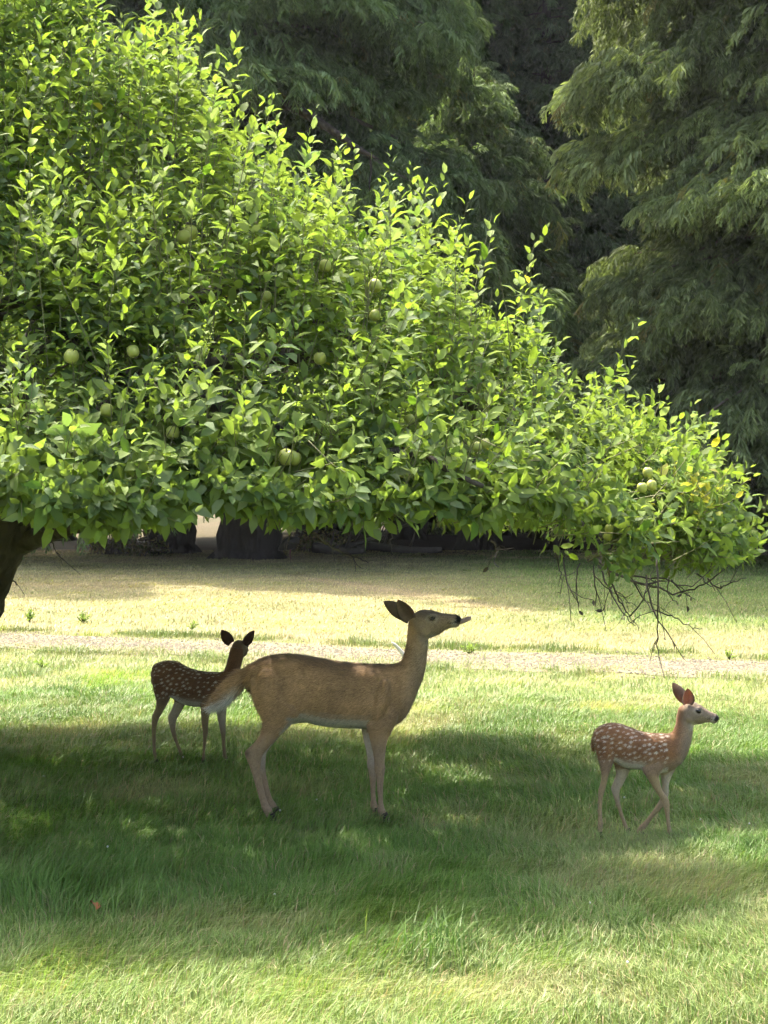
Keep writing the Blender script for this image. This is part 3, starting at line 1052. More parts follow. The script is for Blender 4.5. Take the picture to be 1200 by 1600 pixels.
    near = np.exp(-((pos[:, 0] - q[0]) ** 2 / .03 + (pos[:, 2] - q[2]) ** 2 / .012)) * (pos[:, 1] < 9.9)
    hit = r.random(len(pos)) < near * .5
    col[hit] = np.array([.34, .34, .08]) * r.uniform(.8, 1.1, hit.sum())[:, None]
    # --- apples: where they show in the photograph, on the face of the crown
    def front(px, py):
        """distance of the crown's face along the sight line"""
        for d in np.arange(6.2, 12, .04):
            p = W(px, py, d)
            t_ = math.atan2(p[1] - TREE[1], p[0] - TREE[0])
            ss = math.hypot(p[0] - TREE[0], p[1] - TREE[1]) / float(crown_R(np.array(t_)))
            if ss < 1.0 and p[2] < crown_top(ss):
                return d
        return 9.0
    spots = [(298, 364, 13), (288, 371, 12), (586, 447, 12), (508, 416, 11), (586, 493, 10), (112, 557, 13), (208, 549, 11), (167, 641, 12), (270, 676, 12),
             (447, 714, 14), (459, 716, 13), (500, 560, 11), (417, 463, 9), (745, 698, 9), (758, 693, 9), (1012, 738, 9), (1003, 762, 9), (1018, 758, 9), (952, 826, 8), (950, 838, 8), (640, 655, 9)]
    prof = [(0, .80), (.10, .90), (.32, 1.0), (.62, .96), (.86, .70), (.97, .36), (1.0, .12)]
    seg = 20
    ring = [(0.0, .62)] + [(.28, .86), (.55, .90)] + [(.85, .62), (1.0, .10), (.93, -.45), (.70, -.82), (.42, -.93), (.2, -.90), (0.0, -.78)]
    V = []
    for rr, zz in ring:
        th_ = np.arange(seg) * 2 * math.pi / seg
        lob = 1 + .03 * np.cos(5 * th_) * (zz < 0)
        V.append(np.stack([rr * lob * np.cos(th_), rr * lob * np.sin(th_), np.full(seg, zz)], -1))
    V = np.concatenate(V)
    i_ = np.arange(len(ring) - 1)[:, None] * seg
    k_ = np.arange(seg)[None, :]
    Q = np.stack([i_ + k_, i_ + seg + k_, i_ + seg + (k_ + 1) % seg, i_ + (k_ + 1) % seg], -1).reshape(-1, 4)
    apple_me = mesh_np('apple', V, quads=Q, mats=[M['apple']])
    g = Geo()
    g.tube([(0, 0, .6), (.05, 0, 1.0), (.16, .05, 1.5)], [.06, .05, .06], 5)
    stem_me = g.mesh('stem', [M['twig']])
    mask = np.ones(len(pos), bool)
    ppx = 600 + (pos[:, 0] / pos[:, 1]) * FPX
    ppy = HORIZON - (pos[:, 2] - CAM_H) / pos[:, 1] * FPX
    for ax, ay, ar in spots:
        d = front(ax, ay) - .05
        p = W(ax, ay, d)
        a = link('apple', apple_me, root, p - org)
        a.scale = [ar * .9 / FPX * d] * 3
        a.rotation_euler = (r.normal(0, .25), r.normal(0, .25), r.uniform(0, 6))
        st = link('stem', stem_me, a)
        rp = 600 + X[:, 0] / pos[:, 1] * FPX * sz * .5
        mx_, my_ = ppx + X[:, 0] * sz * .5 / pos[:, 1] * FPX, ppy - X[:, 2] * sz * .5 / pos[:, 1] * FPX
        mask &= ~(((mx_ - ax) ** 2 + (my_ - ay) ** 2 < (ar + 13) ** 2) & (pos[:, 1] < d + .03))
    # gaps in the foliage that let the sun through to the ground and to the walking fawn's neck
    gx, gy = pos[:, 0] - SUN.x / SUN.z * pos[:, 2], pos[:, 1] - SUN.y / SUN.z * pos[:, 2]
    for cx, cy, ra, rb in GAPS:
        mask &= ~((((gx - cx) / ra) ** 2 + ((gy - cy) / rb) ** 2 < 1) & (r.random(len(pos)) < (.995 if ra == .34 else .93)))
    pos, X, Nn, sz, col = pos[mask], X[mask], Nn[mask], sz[mask], col[mask]
    Yv = np.cross(Nn, X)
    # --- the 300 leaves that show largest: nearest to the eye in a net of cells over the crown
    ppx = 600 + (pos[:, 0] / pos[:, 1]) * FPX
    ppy = HORIZON - (pos[:, 2] - CAM_H) / pos[:, 1] * FPX
    eye = unit(pos - np.array([0, 0, CAM_H]))
    face = np.abs((Nn * eye).sum(1)) * (sz * FPX / pos[:, 1]) ** 2
    inview = (ppx > 10) & (ppx < 1190) & (ppy > 10) & (ppy < 900)
    cell = (ppx // 34).astype(int) * 1000 + (ppy // 34).astype(int)
    cand = np.where(inview & (face > np.percentile(face[inview], 45)))[0]
    best = {}
    for i in cand[np.argsort(pos[cand, 1])]:
        best.setdefault(cell[i], i)
    pick = np.array(sorted(best.values(), key=lambda i: -face[i])[:300])
    single = np.zeros(len(pos), bool)
    single[pick] = True
    pal = [np.array(c) for c in ((.075, .150, .022), (.060, .125, .035), (.10, .18, .026), (.18, .26, .042), (.15, .2, .10), (.41, .39, .08))]
    cache = {}
    for i in pick:
        ci = int(np.argmin([np.abs(col[i] - c).sum() for c in pal]))
        ti = int(i % 4)
        if (ci, ti) not in cache:
            v, t, q_ = LEAF_T[ti]
            cache[ci, ti] = mesh_np('leaf', v, t, q_, np.tile(pal[ci], (len(v), 1)), True, [M['apple_leaf']])
        o = link('leaf', cache[ci, ti], root)
        mt = Matrix([[X[i][a], Yv[i][a], Nn[i][a]] for a in range(3)]).to_4x4()
        o.matrix_local = Matrix.Translation(Vector(pos[i] - org)) @ mt @ Matrix.Scale(float(sz[i]), 4)
    rest = np.where(~single)[0]
    VV, TT_, QQ, CC, off = [], [], [], [], 0
    for ti in range(4):
        idx = rest[rest % 4 == ti]
        v, t, q_ = LEAF_T[ti]
        wob = 1 + r.normal(0, .12, (len(idx), 1, 1))
        vv = v[None] * np.array([1, 1, 1]) * np.concatenate([np.ones_like(wob), wob, wob], -1)
        ww = (vv[..., 0:1] * X[idx][:, None] + vv[..., 1:2] * Yv[idx][:, None] + vv[..., 2:3] * Nn[idx][:, None]) * sz[idx][:, None, None] + pos[idx][:, None] - org
        k = len(v)
        base = off + np.arange(len(idx))[:, None, None] * k
        VV.append(ww.reshape(-1, 3)); TT_.append((t[None] + base).reshape(-1, 3)); QQ.append((q_[None] + base).reshape(-1, 4))
        CC.append(np.repeat(col[idx], k, 0))
        off += len(idx) * k
    link('foliage', mesh_np('foliage', np.concatenate(VV), np.concatenate(TT_), np.concatenate(QQ), np.concatenate(CC), True, [M['apple_leaf']]), root, kind='stuff')
    # --- branches that carry the shoots
    m = 420
    cs = r.choice(n, m, replace=False)
    for i in cs:
        e = B[i]
        j = np.argmin(((LP - e) ** 2).sum(1) + .3 * np.maximum(0, LP[:, 2] - e[2]))
        a = LP[j]
        L = np.linalg.norm(e - a)
        if L > 1.0 or min(e[2], a[2]) < crown_bottom(e[0], e[1]) + .18:
            continue
        mid = (a + e) / 2 + r.normal(0, .06 * L, 3) + np.array([0, 0, .12 * L])
        twigs.tube(np.array([a, mid, e]) - org, [.008 + .010 * min(L, 1.5), .010, .005], 5, sub=3, cap=False)
    link('shoots', stems.mesh('shoots', [M['shoot']]), root, kind='stuff')
    link('twigs', twigs.mesh('twigs', [M['twig']]), root, kind='stuff')
    # --- bare twigs hanging under the right-hand limb, each with a few side shoots
    bare = [
        (8.9, [(925, 868), (950, 888), (975, 903), (1020, 917), (1050, 926), (1085, 920), (1115, 905)], .011),
        (8.8, [(920, 876), (945, 868), (1000, 858), (1030, 838)], .012),
        (8.8, [(948, 880), (958, 915), (972, 945), (985, 965), (1000, 985)], .007),
        (8.7, [(975, 880), (1000, 925), (1012, 945), (1022, 955)], .006),
        (8.9, [(1010, 900), (1022, 955), (1040, 985), (1068, 1030)], .006),
        (8.7, [(1026, 870), (1028, 930), (1028, 985), (1027, 1012), (1032, 1030)], .006),
        (8.9, [(935, 885), (958, 930), (975, 960), (993, 978)], .006),
        (9.0, [(880, 870), (885, 905), (892, 925), (905, 945)], .006),
        (9.0, [(905, 880), (900, 915), (905, 948)], .005),
        (8.9, [(925, 885), (932, 920), (930, 945)], .005),
        (9.1, [(1020, 952), (1050, 962), (1070, 975), (1095, 983)], .005),
        (9.0, [(1050, 905), (1065, 925), (1085, 935)], .005),
        (9.0, [(1105, 905), (1122, 918), (1140, 912), (1166, 902)], .006),
        (8.9, [(1090, 895), (1105, 912), (1118, 922)], .005),
        (9.1, [(930, 900), (950, 920), (975, 932), (990, 926)], .004),
        (8.8, [(985, 962), (1000, 945), (1010, 920), (1020, 890)], .005),
        (8.9, [(960, 880), (990, 900), (1040, 905), (1080, 915), (1120, 880)], .007),
        (8.7, [(1045, 900), (1046, 930), (1060, 945)], .004),
        (9.1, [(868, 862), (875, 890), (878, 905)], .005),
        (8.0, [(770, 845), (776, 862), (773, 880), (778, 888)], .005),
        (7.9, [(495, 835), (515, 852), (545, 868), (560, 872), (575, 880)], .006),
        (7.9, [(612, 835), (610, 852), (614, 868)], .004),
        (9.8, [(68, 822), (78, 838), (86, 858), (97, 875)], .006),
        (9.8, [(60, 825), (72, 832), (84, 822)], .006),
        (10.4, [(14, 905), (22, 908), (27, 914)], .006),
        (8.4, [(452, 832), (449, 850), (443, 866)], .005),
    ]
    for d, pts, r0 in bare:
        g = Geo()
        ph = r.uniform(0, 6.28)
        P3 = np.array([W(a, b, d + .18 * math.sin(ph + k * 1.1)) for k, (a, b) in enumerate(pts)])
        S3 = smooth_path(P3, 4)
        S3 += r.normal(0, .004, S3.shape)
        g.tube(S3 - org, np.linspace(r0, max(.0022, r0 * .3), len(S3)), 5)
        for _ in range(max(2, len(pts) - 1)):
            j = r.integers(2, len(S3) - 1)
            dr = unit(S3[min(j + 1, len(S3) - 1)] - S3[j - 1] + r.normal(0, .03, 3)) + r.normal(0, .5, 3)
            L = r.uniform(.05, .17)
            e1 = S3[j] + dr * L * .5
            e2 = e1 + dr * L * .5 + np.array([0, 0, r.normal(-.02, .03)])
            g.tube(np.array([S3[j], e1, e2]) - org, [r0 * .45, r0 * .35, .0018], 4)
            if r.random() < .25:
                v, t, q_ = LEAF_T[2]
                f = unit(np.stack([r.normal(0, 1, 3) + [0, 0, -.8]]))[0]
                nn = unit(np.cross(f, r.normal(0, 1, 3))[None])[0]
                vv = (v[:, :1] * f + v[:, 1:2] * np.cross(nn, f) + v[:, 2:] * nn) * r.uniform(.02, .045) + e2 - org
                g.add(vv, t, q_)
        link('bare_twig', g.mesh('bare_twig', [M['twig']]), root)


build_apple_tree()


# ------------------------------------------------------------------ deer
def sec(p1, p2, w, y=0.0, tp=0.0, ex=2.0):
    """cross-section of a body: p1 and p2 are its ends in the plane of the profile, w its half width"""
    p1, p2 = np.array([p1[0], 0, p1[1]]), np.array([p2[0], 0, p2[1]])
    c = (p1 + p2) / 2 + np.array([0, y, 0])
    return np.concatenate([c, (p1 - p2) / 2, [0, w, 0], [tp, ex]])


def loft(g, secs, n=22, sub=4):
    S = smooth_path(np.array(secs), sub)
    th = np.arange(n) * 2 * math.pi / n
    c, s = np.cos(th), np.sin(th)
    rings = []
    for r_ in S:
        e = 2.0 / r_[10]
        C, Sn = np.sign(c) * abs(c) ** e, np.sign(s) * abs(s) ** e
        rings.append(r_[0:3] + C[:, None] * r_[3:6] + (Sn * (1 + r_[9] * C))[:, None] * r_[6:9])
    V = np.concatenate(rings + [[rings[0].mean(0)], [rings[-1].mean(0)]])
    m = len(rings)
    i = np.arange(m - 1)[:, None] * n
    k = np.arange(n)[None, :]
    q = np.stack([i + k, i + (k + 1) % n, i + n + (k + 1) % n, i + n + k], -1).reshape(-1, 4)
    t = [[m * n, (j + 1) % n, j] for j in range(n)] + [[m * n + 1, (m - 1) * n + j, (m - 1) * n + (j + 1) % n] for j in range(n)]
    g.add(V, t, q)


def blob(g, c, rx, ry, rz, rot=0.0):
    a = np.linspace(-1, 1, 9)
    secs = []
    for x in a:
        f = math.sqrt(max(.02, 1 - x * x))
        d = np.array([math.cos(rot), 0, math.sin(rot)])
        u = np.array([-math.sin(rot), 0, math.cos(rot)])
        cc = np.array(c) + d * rx * x
        secs.append(np.concatenate([cc, u * rz * f, [0, ry * f, 0], [0, 2]]))
    loft(g, secs, 16, 1)


def remesh(g, voxel, smooth):
    """melts the overlapping lofts into one continuous skin"""
    me = g.mesh('tmp')
    o = link('tmp', me)
    md = o.modifiers.new('r', 'REMESH')
    md.mode = 'VOXEL'
    md.voxel_size = voxel
    md.use_smooth_shade = True
    ms = o.modifiers.new('s', 'SMOOTH')
    ms.factor = .5
    ms.iterations = smooth
    dg = bpy.context.evaluated_depsgraph_get()
    out = bpy.data.meshes.new_from_object(o.evaluated_get(dg))
    n = len(out.vertices)
    v = np.empty(n * 3, np.float32); out.vertices.foreach_get('co', v)
    nrm = np.empty(n * 3, np.float32); out.vertices.foreach_get('normal', nrm)
    nl = len(out.loops)
    li = np.empty(nl, np.int32); out.loops.foreach_get('vertex_index', li)
    q = li.reshape(-1, 4)
    bpy.data.objects.remove(o)
    bpy.data.meshes.remove(me)
    bpy.data.meshes.remove(out)
    return v.reshape(-1, 3).astype(float), nrm.reshape(-1, 3).astype(float), q.copy()


HEAD = [  # outline of a deer's head seen from the side: top and bottom points and half width (metres, doe size), x forward from the poll
    ((-.014, .030), (.020, -.066), .045, 0.0), ((.012, .058), (.068, -.084), .058, .05), ((.040, .072), (.100, -.078), .061, .08), ((.064, .075), (.122, -.070), .060, .14),
    ((.096, .070), (.148, -.058), .054, .22), ((.122, .064), (.164, -.046), .046, .20), ((.152, .055), (.184, -.033), .038, .12), ((.190, .050), (.206, -.024), .032, .05), ((.222, .048), (.228, -.021), .030, 0),
    ((.244, .044), (.246, -.018), .029, 0), ((.258, .034), (.256, -.006), .021, 0), ((.263, .026), (.260, .004), .010, 0)]


def ear_mesh(length, width, cup, fold=.0):
    """a leaf-shaped cupped ear along +x, hollow side towards +z, with thickness"""
    ns, nt_ = 14, 9
    s = np.linspace(0, 1, ns)
    w = width * (np.sin(math.pi * np.clip(s * .86 + .14, 0, 1) ** .95)) ** .72
    w[-1] = .002
    t = np.linspace(-1, 1, nt_)
    S_, T_ = np.meshgrid(s, t, indexing='ij')
    ww = np.broadcast_to(w[:, None], S_.shape)
    cupk = cup * (1.5 - S_)
    Y = ww * np.sin(T_ * (1 + .5 * cupk)) / np.sin(1 + .5 * cupk.clip(0, 1.1))
    Z = ww * cupk * T_ ** 2 - .06 * length * np.sin(S_ * math.pi)
    top = np.stack([S_ * length, Y, Z], -1)
    bot = top - np.array([0, 0, .0045]) * (1.2 - S_)[..., None]
    V = np.concatenate([top.reshape(-1, 3), bot.reshape(-1, 3)])
    k = ns * nt_
    i = (np.arange(ns - 1)[:, None] * nt_ + np.arange(nt_ - 1)[None, :])
    q1 = np.stack([i, i + nt_, i + nt_ + 1, i + 1], -1).reshape(-1, 4)
    q2 = q1[:, ::-1] + k
    rim = [[a, a + nt_, a + nt_ + k, a + k][::-1] for a in range(0, (ns - 1) * nt_, nt_)]
    rim += [[a, a + nt_, a + nt_ + k, a + k] for a in range(nt_ - 1, (ns - 1) * nt_, nt_)]
    inner = np.concatenate([np.ones(k, bool), np.zeros(k, bool)])
    edge = np.concatenate([np.abs(T_).ravel()] * 2)
    along = np.concatenate([S_.ravel()] * 2)
    return V, np.concatenate([q1, q2, np.array(rim)]), inner, edge, along


def basis(x, z):
    x = np.array(x, float); x /= np.linalg.norm(x)
    z = np.array(z, float); z -= x * z.dot(x); z /= np.linalg.norm(z)
    return np.stack([x, np.cross(z, x), z], 0)          # rows: local axes


def hoof_mesh(size):
    g = Geo()
    for s in (-1, 1):
        secs = [sec((-.016, .045), (.010, .050), .0095, s * .0105), sec((-.020, .025), (.020, .025), .0115, s * .0115), sec((-.022, .004), (.034, .004), .012, s * .012), sec((-.020, -.004), (.036, -.004), .011, s * .012)]
        loft(g, secs, 10, 2)
    me = g.mesh('hoof', [M['hoof']])
    v = np.empty(len(me.vertices) * 3, np.float32)
    me.vertices.foreach_get('co', v)
    me.vertices.foreach_set('co', v * size)
    return me


def build_deer(label, loc, rz, scale_px, origin, torso, neck, legs, tail, head, ears, colour, voxel, fur_n, fur_len, hoof_size, tongue=False, group=None, extra=(), eye_r=.0125):
    """origin = (u, v) of the ground under the body in the drawing the outlines were taken from; scale_px = its pixels per metre"""
    u0, v0 = origin
    P = lambda u, v, vr=v0: ((u - u0) / scale_px, (vr - v) / scale_px)
    root = thing('deer', label, 'deer', loc, rz, group)
    g = Geo()
    loft(g, [sec(P(u, a), P(u2, b), w, 0, tp, 2.15) for (u, a, u2, b, w, tp) in torso], 28)
    loft(g, [sec(P(a, b), P(c, d), w, y, tp) for (a, b, c, d, w, y, tp) in neck], 22)
    if tail:
        loft(g, [sec(P(a, b), P(c, d), w) for (a, b, c, d, w) in tail], 14)
    feet = []
    for secs, yy, vfoot, du in legs:
        m = len(secs)
        vtop, vbot = secs[0][1], secs[-1][3]
        out = []
        for k, (a, b, c, d, w, yo) in enumerate(secs):
            def adj(u, v):
                f = np.clip((v - vtop) / (vbot - vtop), 0, 1)
                return P(u + du, v, v0 + (vfoot - v0) * f ** 1.0)
            kf = 1 - .13 * float(sstep(.42, .6, (.5 * (b + d) - vtop) / (vbot - vtop)))          # slim cannon bones
            a, c = (a + c) / 2 + (a - c) / 2 * kf, (a + c) / 2 - (a - c) / 2 * kf
            out.append(sec(adj(a, b), adj(c, d), w * kf, yy + yo * (1 if yy > 0 else -1)))
        loft(g, out, 16)
        feet.append(out[-1][:3])
    for e in extra:
        (u, v), y, rx, ry, rzz, rot = e
        p = P(u, v)
        for s in (-1, 1):
            blob(g, (p[0], s * y, p[1]), rx, ry, rzz, rot)
    # head placed on the neck
    hs, pitch, yaw, hp = head['scale'], head['pitch'], head['yaw'], P(*head['at'])
    hy = head.get('y', 0)
    Rm = np.array(Matrix.Rotation(yaw, 3, 'Z') @ Matrix.Rotation(-pitch, 3, 'Y') @ Matrix.Rotation(head.get('roll', 0), 3, 'X'))
    HP = np.array([hp[0], hy, hp[1]])
    H = lambda p: HP + Rm @ (np.asarray(p, float) * hs)
    secs = []
    for (a, b, w, tp) in HEAD:
        s_ = sec(a, b, w * head.get('wide', 1), 0, tp)
        muz = head.get('muzzle', 1.0)
        s_[0] *= muz
        secs.append(np.concatenate([HP + Rm @ (s_[0:3] * hs), Rm @ (s_[3:6] * hs), Rm @ (s_[6:9] * hs), s_[9:]]))
    loft(g, secs, 22)
    for s in (-1, 1):       # brow over the eye, cheek
        c = H((.098 * head.get('muzzle', 1), s * .047, .046))
        blob(g, c, .026 * hs, .013 * hs, .013 * hs)
        blob(g, H((.055, s * .034, -.03)), .045 * hs, .03 * hs, .045 * hs)
    v, nrm, q = remesh(g, voxel, 4)
    # canonical coordinates for the colouring
    u_, v_ = u0 + v[:, 0] * scale_px, v0 - v[:, 2] * scale_px
    hl = ((v - HP) @ Rm) / hs
    hl[:, 0] /= head.get('muzzle', 1)
    col = colour(u_, v_, v, nrm, hl)
    nb = len(v)
    fv, fq, fcol = v.copy(), q, col
    allv, allq, allc = [v], [q], [col]
    mats = [np.zeros(len(q), int)]
    off = nb
    for (pos, d, hollow, Ln, wd, cup) in ears:
        V, Q, inner, edge, along = ear_mesh(Ln * hs, wd * hs, cup)
        Bm = basis(d, hollow)
        V = V @ Bm @ Rm.T + H(pos)
        back, ins, rim = np.array(ears_col[0]), np.array(ears_col[1]), np.array(ears_col[2])
        c = np.where(inner[:, None], ins, back)
        c = c * (1 - sstep(.7, 1, edge)[:, None]) + rim * sstep(.7, 1, edge)[:, None]
        c = np.where((inner & (edge < .35))[:, None], c * .75, c)
        allv.append(V); allq.append(Q + off); allc.append(c)
        mats.append(np.ones(len(Q), int))
        off += len(V)
    me = mesh_np('body', np.concatenate(allv), quads=np.concatenate(allq), col=np.concatenate(allc), mats=[M['fur'], M['ear']])
    me.polygons.foreach_set('material_index', np.concatenate(mats).astype(np.int32))
    link('body', me, root)
    # eyes, hooves, tongue
    for s in (-1, 1):
        gg = Geo()
        blob(gg, (0, 0, 0), eye_r * hs * 1.25, eye_r * hs * .8, eye_r * hs, -.15)
        e = link('eye', gg.mesh('eye', [M['eye']]), root)
        e.matrix_local = Matrix.Translation(Vector(H((.103 * head.get('muzzle', 1), s * .0545 * head.get('wide', 1), .030)))) @ Matrix(Rm.tolist()).to_4x4()
    hm = hoof_mesh(hoof_size)
    for f in feet:
        h = link('hoof', hm, root, (f[0] + .004, f[1], max(.004, f[2] - .012)))
    if head.get('lifted') is not None:
        hh = [c for c in root.children if c.name.startswith('hoof')][head['lifted']]
        hh.rotation_euler = (0, R(62), 0)
    if tongue:
        gg = Geo()
        secs = [((.225, .017), (.225, -.008), .014), ((.255, .020), (.259, -.006), .017), ((.280, .030), (.287, .004), .018), ((.303, .038), (.311, .014), .017), ((.314, .038), (.319, .024), .009)]
        loft(gg, [np.concatenate([H(s_[:3]), Rm @ (s_[3:6] * hs), Rm @ (s_[6:9] * hs), s_[9:]]) for s_ in (sec(a, b, w) for a, b, w in secs)], 12, 3)
        link('tongue', gg.mesh('tongue', [M['tongue']]), root)
    # coat: short hairs lying back along the body
    r = np.random.default_rng(int(loc[0] * 100) % 97 + 5)
    a, b, c, d = (v[q[:, k]] for k in range(4))
    area = np.linalg.norm(np.cross(c - a, d - b), axis=1)
    fi = r.choice(len(q), fur_n, p=area / area.sum())
    w1, w2 = r.random((fur_n, 1)), r.random((fur_n, 1))
    pt = (a[fi] * (1 - w1) + b[fi] * w1) * (1 - w2) + (d[fi] * (1 - w1) + c[fi] * w1) * w2
    nn = unit(nrm[q[fi, 0]] + nrm[q[fi, 2]])
    cc = col[q[fi, 0]]
    vv = v0 - pt[:, 2] * scale_px
    uu = u0 + pt[:, 0] * scale_px
    flow = np.tile(np.array([-1.0, 0, -.45]), (fur_n, 1))
    onhead = np.linalg.norm(pt - HP, axis=1) < .12 * hs
    flow[onhead] = -(Rm @ np.array([1, 0, .1]))
    leg = vv > head['leg_v']
    flow[leg] = np.array([-.1, 0, -1.0])
    flow += r.normal(0, .25, flow.shape)
    flow = unit(flow - nn * (flow * nn).sum(1)[:, None])
    hlen = fur_len * r.uniform(.6, 1.3, fur_n)
    hlen[leg | onhead] *= .32
    istail = head['tail'](uu, vv)
    hlen[istail] *= head.get('tail_len', 2.2)
    lift = np.where(istail, .45, .28)[:, None] * r.uniform(.4, 1.6, (fur_n, 1))
    tip = pt + (flow + nn * lift) * hlen[:, None]
    side = np.cross(flow, nn) * (.0016 * (1 + istail * .4))[:, None]
    V = np.stack([pt - side - nn * .001, pt + side - nn * .001, tip], 1).reshape(-1, 3)
    T = np.arange(fur_n * 3).reshape(-1, 3)
    fc = np.repeat(cc * r.uniform(.55, 1.45, (fur_n, 1)), 3, 0)
    fm = mesh_np('fur', V, tris=T, col=fc, mats=[M['fur']])
    fm.normals_split_custom_set_from_vertices(np.repeat(nn, 3, 0).tolist())
    link('fur', fm, root, kind='stuff')
    return root


def lerp(c, d, f):
    f = np.clip(f, 0, 1)[:, None]
    return c * (1 - f) + np.asarray(d) * f


def face(col, hl, nrm, dark, grey, white):
    """markings of the head, from head coordinates (doe size)"""
    x, y, z = hl[:, 0], hl[:, 1], hl[:, 2]
    on = sstep(-.01, .03, x + .3 * (z + .03)) * (np.abs(y) < .08) * sstep(-.105, -.075, z + .25 * x) * (z < .10) * (x < .3)
    col = lerp(col, grey, on * .8)
    col = lerp(col, dark, on * sstep(.02, .06, z - .1 * np.clip(x - .15, 0, 1)) * sstep(.0, .06, x) * .55)
    col = lerp(col, white, on * sstep(-.040, -.065, z + .25 * np.clip(x - .1, 0, 1)) * sstep(.06, .11, x) * .6)      # throat and chin
    col = lerp(col, white, on * np.exp(-((x - .228) / .012) ** 2) * sstep(.035, .015, z) * .7)
    d2 = ((x - .103) / .030) ** 2 + ((z - .030) / .020) ** 2
    col = lerp(col, white, on * np.exp(-((np.sqrt(d2) - 1.0) / .25) ** 2) * (np.abs(y) > .03) * .25)
    d3 = ((x - .103) / .020) ** 2 + ((z - .030) / .014) ** 2
    col = lerp(col, dark * .35, on * np.exp(-d3 ** 2) * (np.abs(y) > .03))
    nose = on * sstep(.230, .240, x) * sstep(.002, .012, z)
    col = lerp(col, (.010, .009, .009), nose)
    mouth = on * np.exp(-((z - .004 + .05 * (x - .25)) / .004) ** 2) * sstep(.17, .20, x)
    return lerp(col, dark * .2, mouth * .9)


def doe_colour(u, v, p, n, hl):
    nz = fnoise(p[:, 0], p[:, 2] + p[:, 1], .07, 5)
    col = np.tile(np.array([.405, .245, .120]), (len(u), 1)) * (.68 + .64 * nz)[:, None]
    col = lerp(col, (.20, .128, .072), sstep(.55, .95, n[:, 2]) * (v < 480) * .7)
    col = lerp(col, (.30, .195, .105), sstep(560, 680, v) * .5)
    col = lerp(col, (.30, .205, .118), sstep(700, 800, v))
    belly = sstep(-.35, -.8, n[:, 2]) * (v > 590) * (v < 720) * (u > 280) * (u < 700)
    col = lerp(col, (.58, .54, .47), belly)
    inner = sstep(.15, .6, -n[:, 1] * np.sign(p[:, 1])) * (v > 640)
    col = lerp(col, (.55, .50, .43), inner * sstep(960, 780, v) * .6)
    front = sstep(820, 930, u + .15 * (v - 400)) * (v < 640) * (v > 270)
    col = lerp(col, (.33, .255, .18), front * .7)
    throat = np.exp(-((u - 955) / 25.) ** 2 - ((v - 310) / 30.) ** 2)
    col = lerp(col, (.55, .5, .43), throat * .6)
    hock = np.exp(-((u - 135) / 14.) ** 2 - ((v - 795) / 18.) ** 2)
    col = lerp(col, (.07, .045, .03), hock * .8)
    tailm = (u < 128)
    under = sstep(.1, -.5, n[:, 2]) + sstep(20, -20, u) * sstep(.35, -.2, n[:, 2])
    col = np.where((tailm & (v < 640))[:, None], lerp(col, (.72, .69, .64), np.clip(under, 0, 1) * sstep(125, 60, u)), col)
    scar = np.exp(-((u - 195) / 12.) ** 2 - ((v - 410) / 10.) ** 2)
    col = lerp(col, (.42, .27, .12), scar * .5)
    return face(col, hl, n, np.array([.12, .09, .066]), np.array([.26, .20, .148]), np.array([.56, .52, .45]))


def spots(p, n, seeds, rad):
    f = np.zeros(len(p))
    for s_, r_ in zip(seeds, rad):
        d = np.linalg.norm((p - s_) * np.array([.8, 1, 1.1]), axis=1)
        f = np.maximum(f, sstep(r_ * 1.3, r_ * .55, d))
    return f


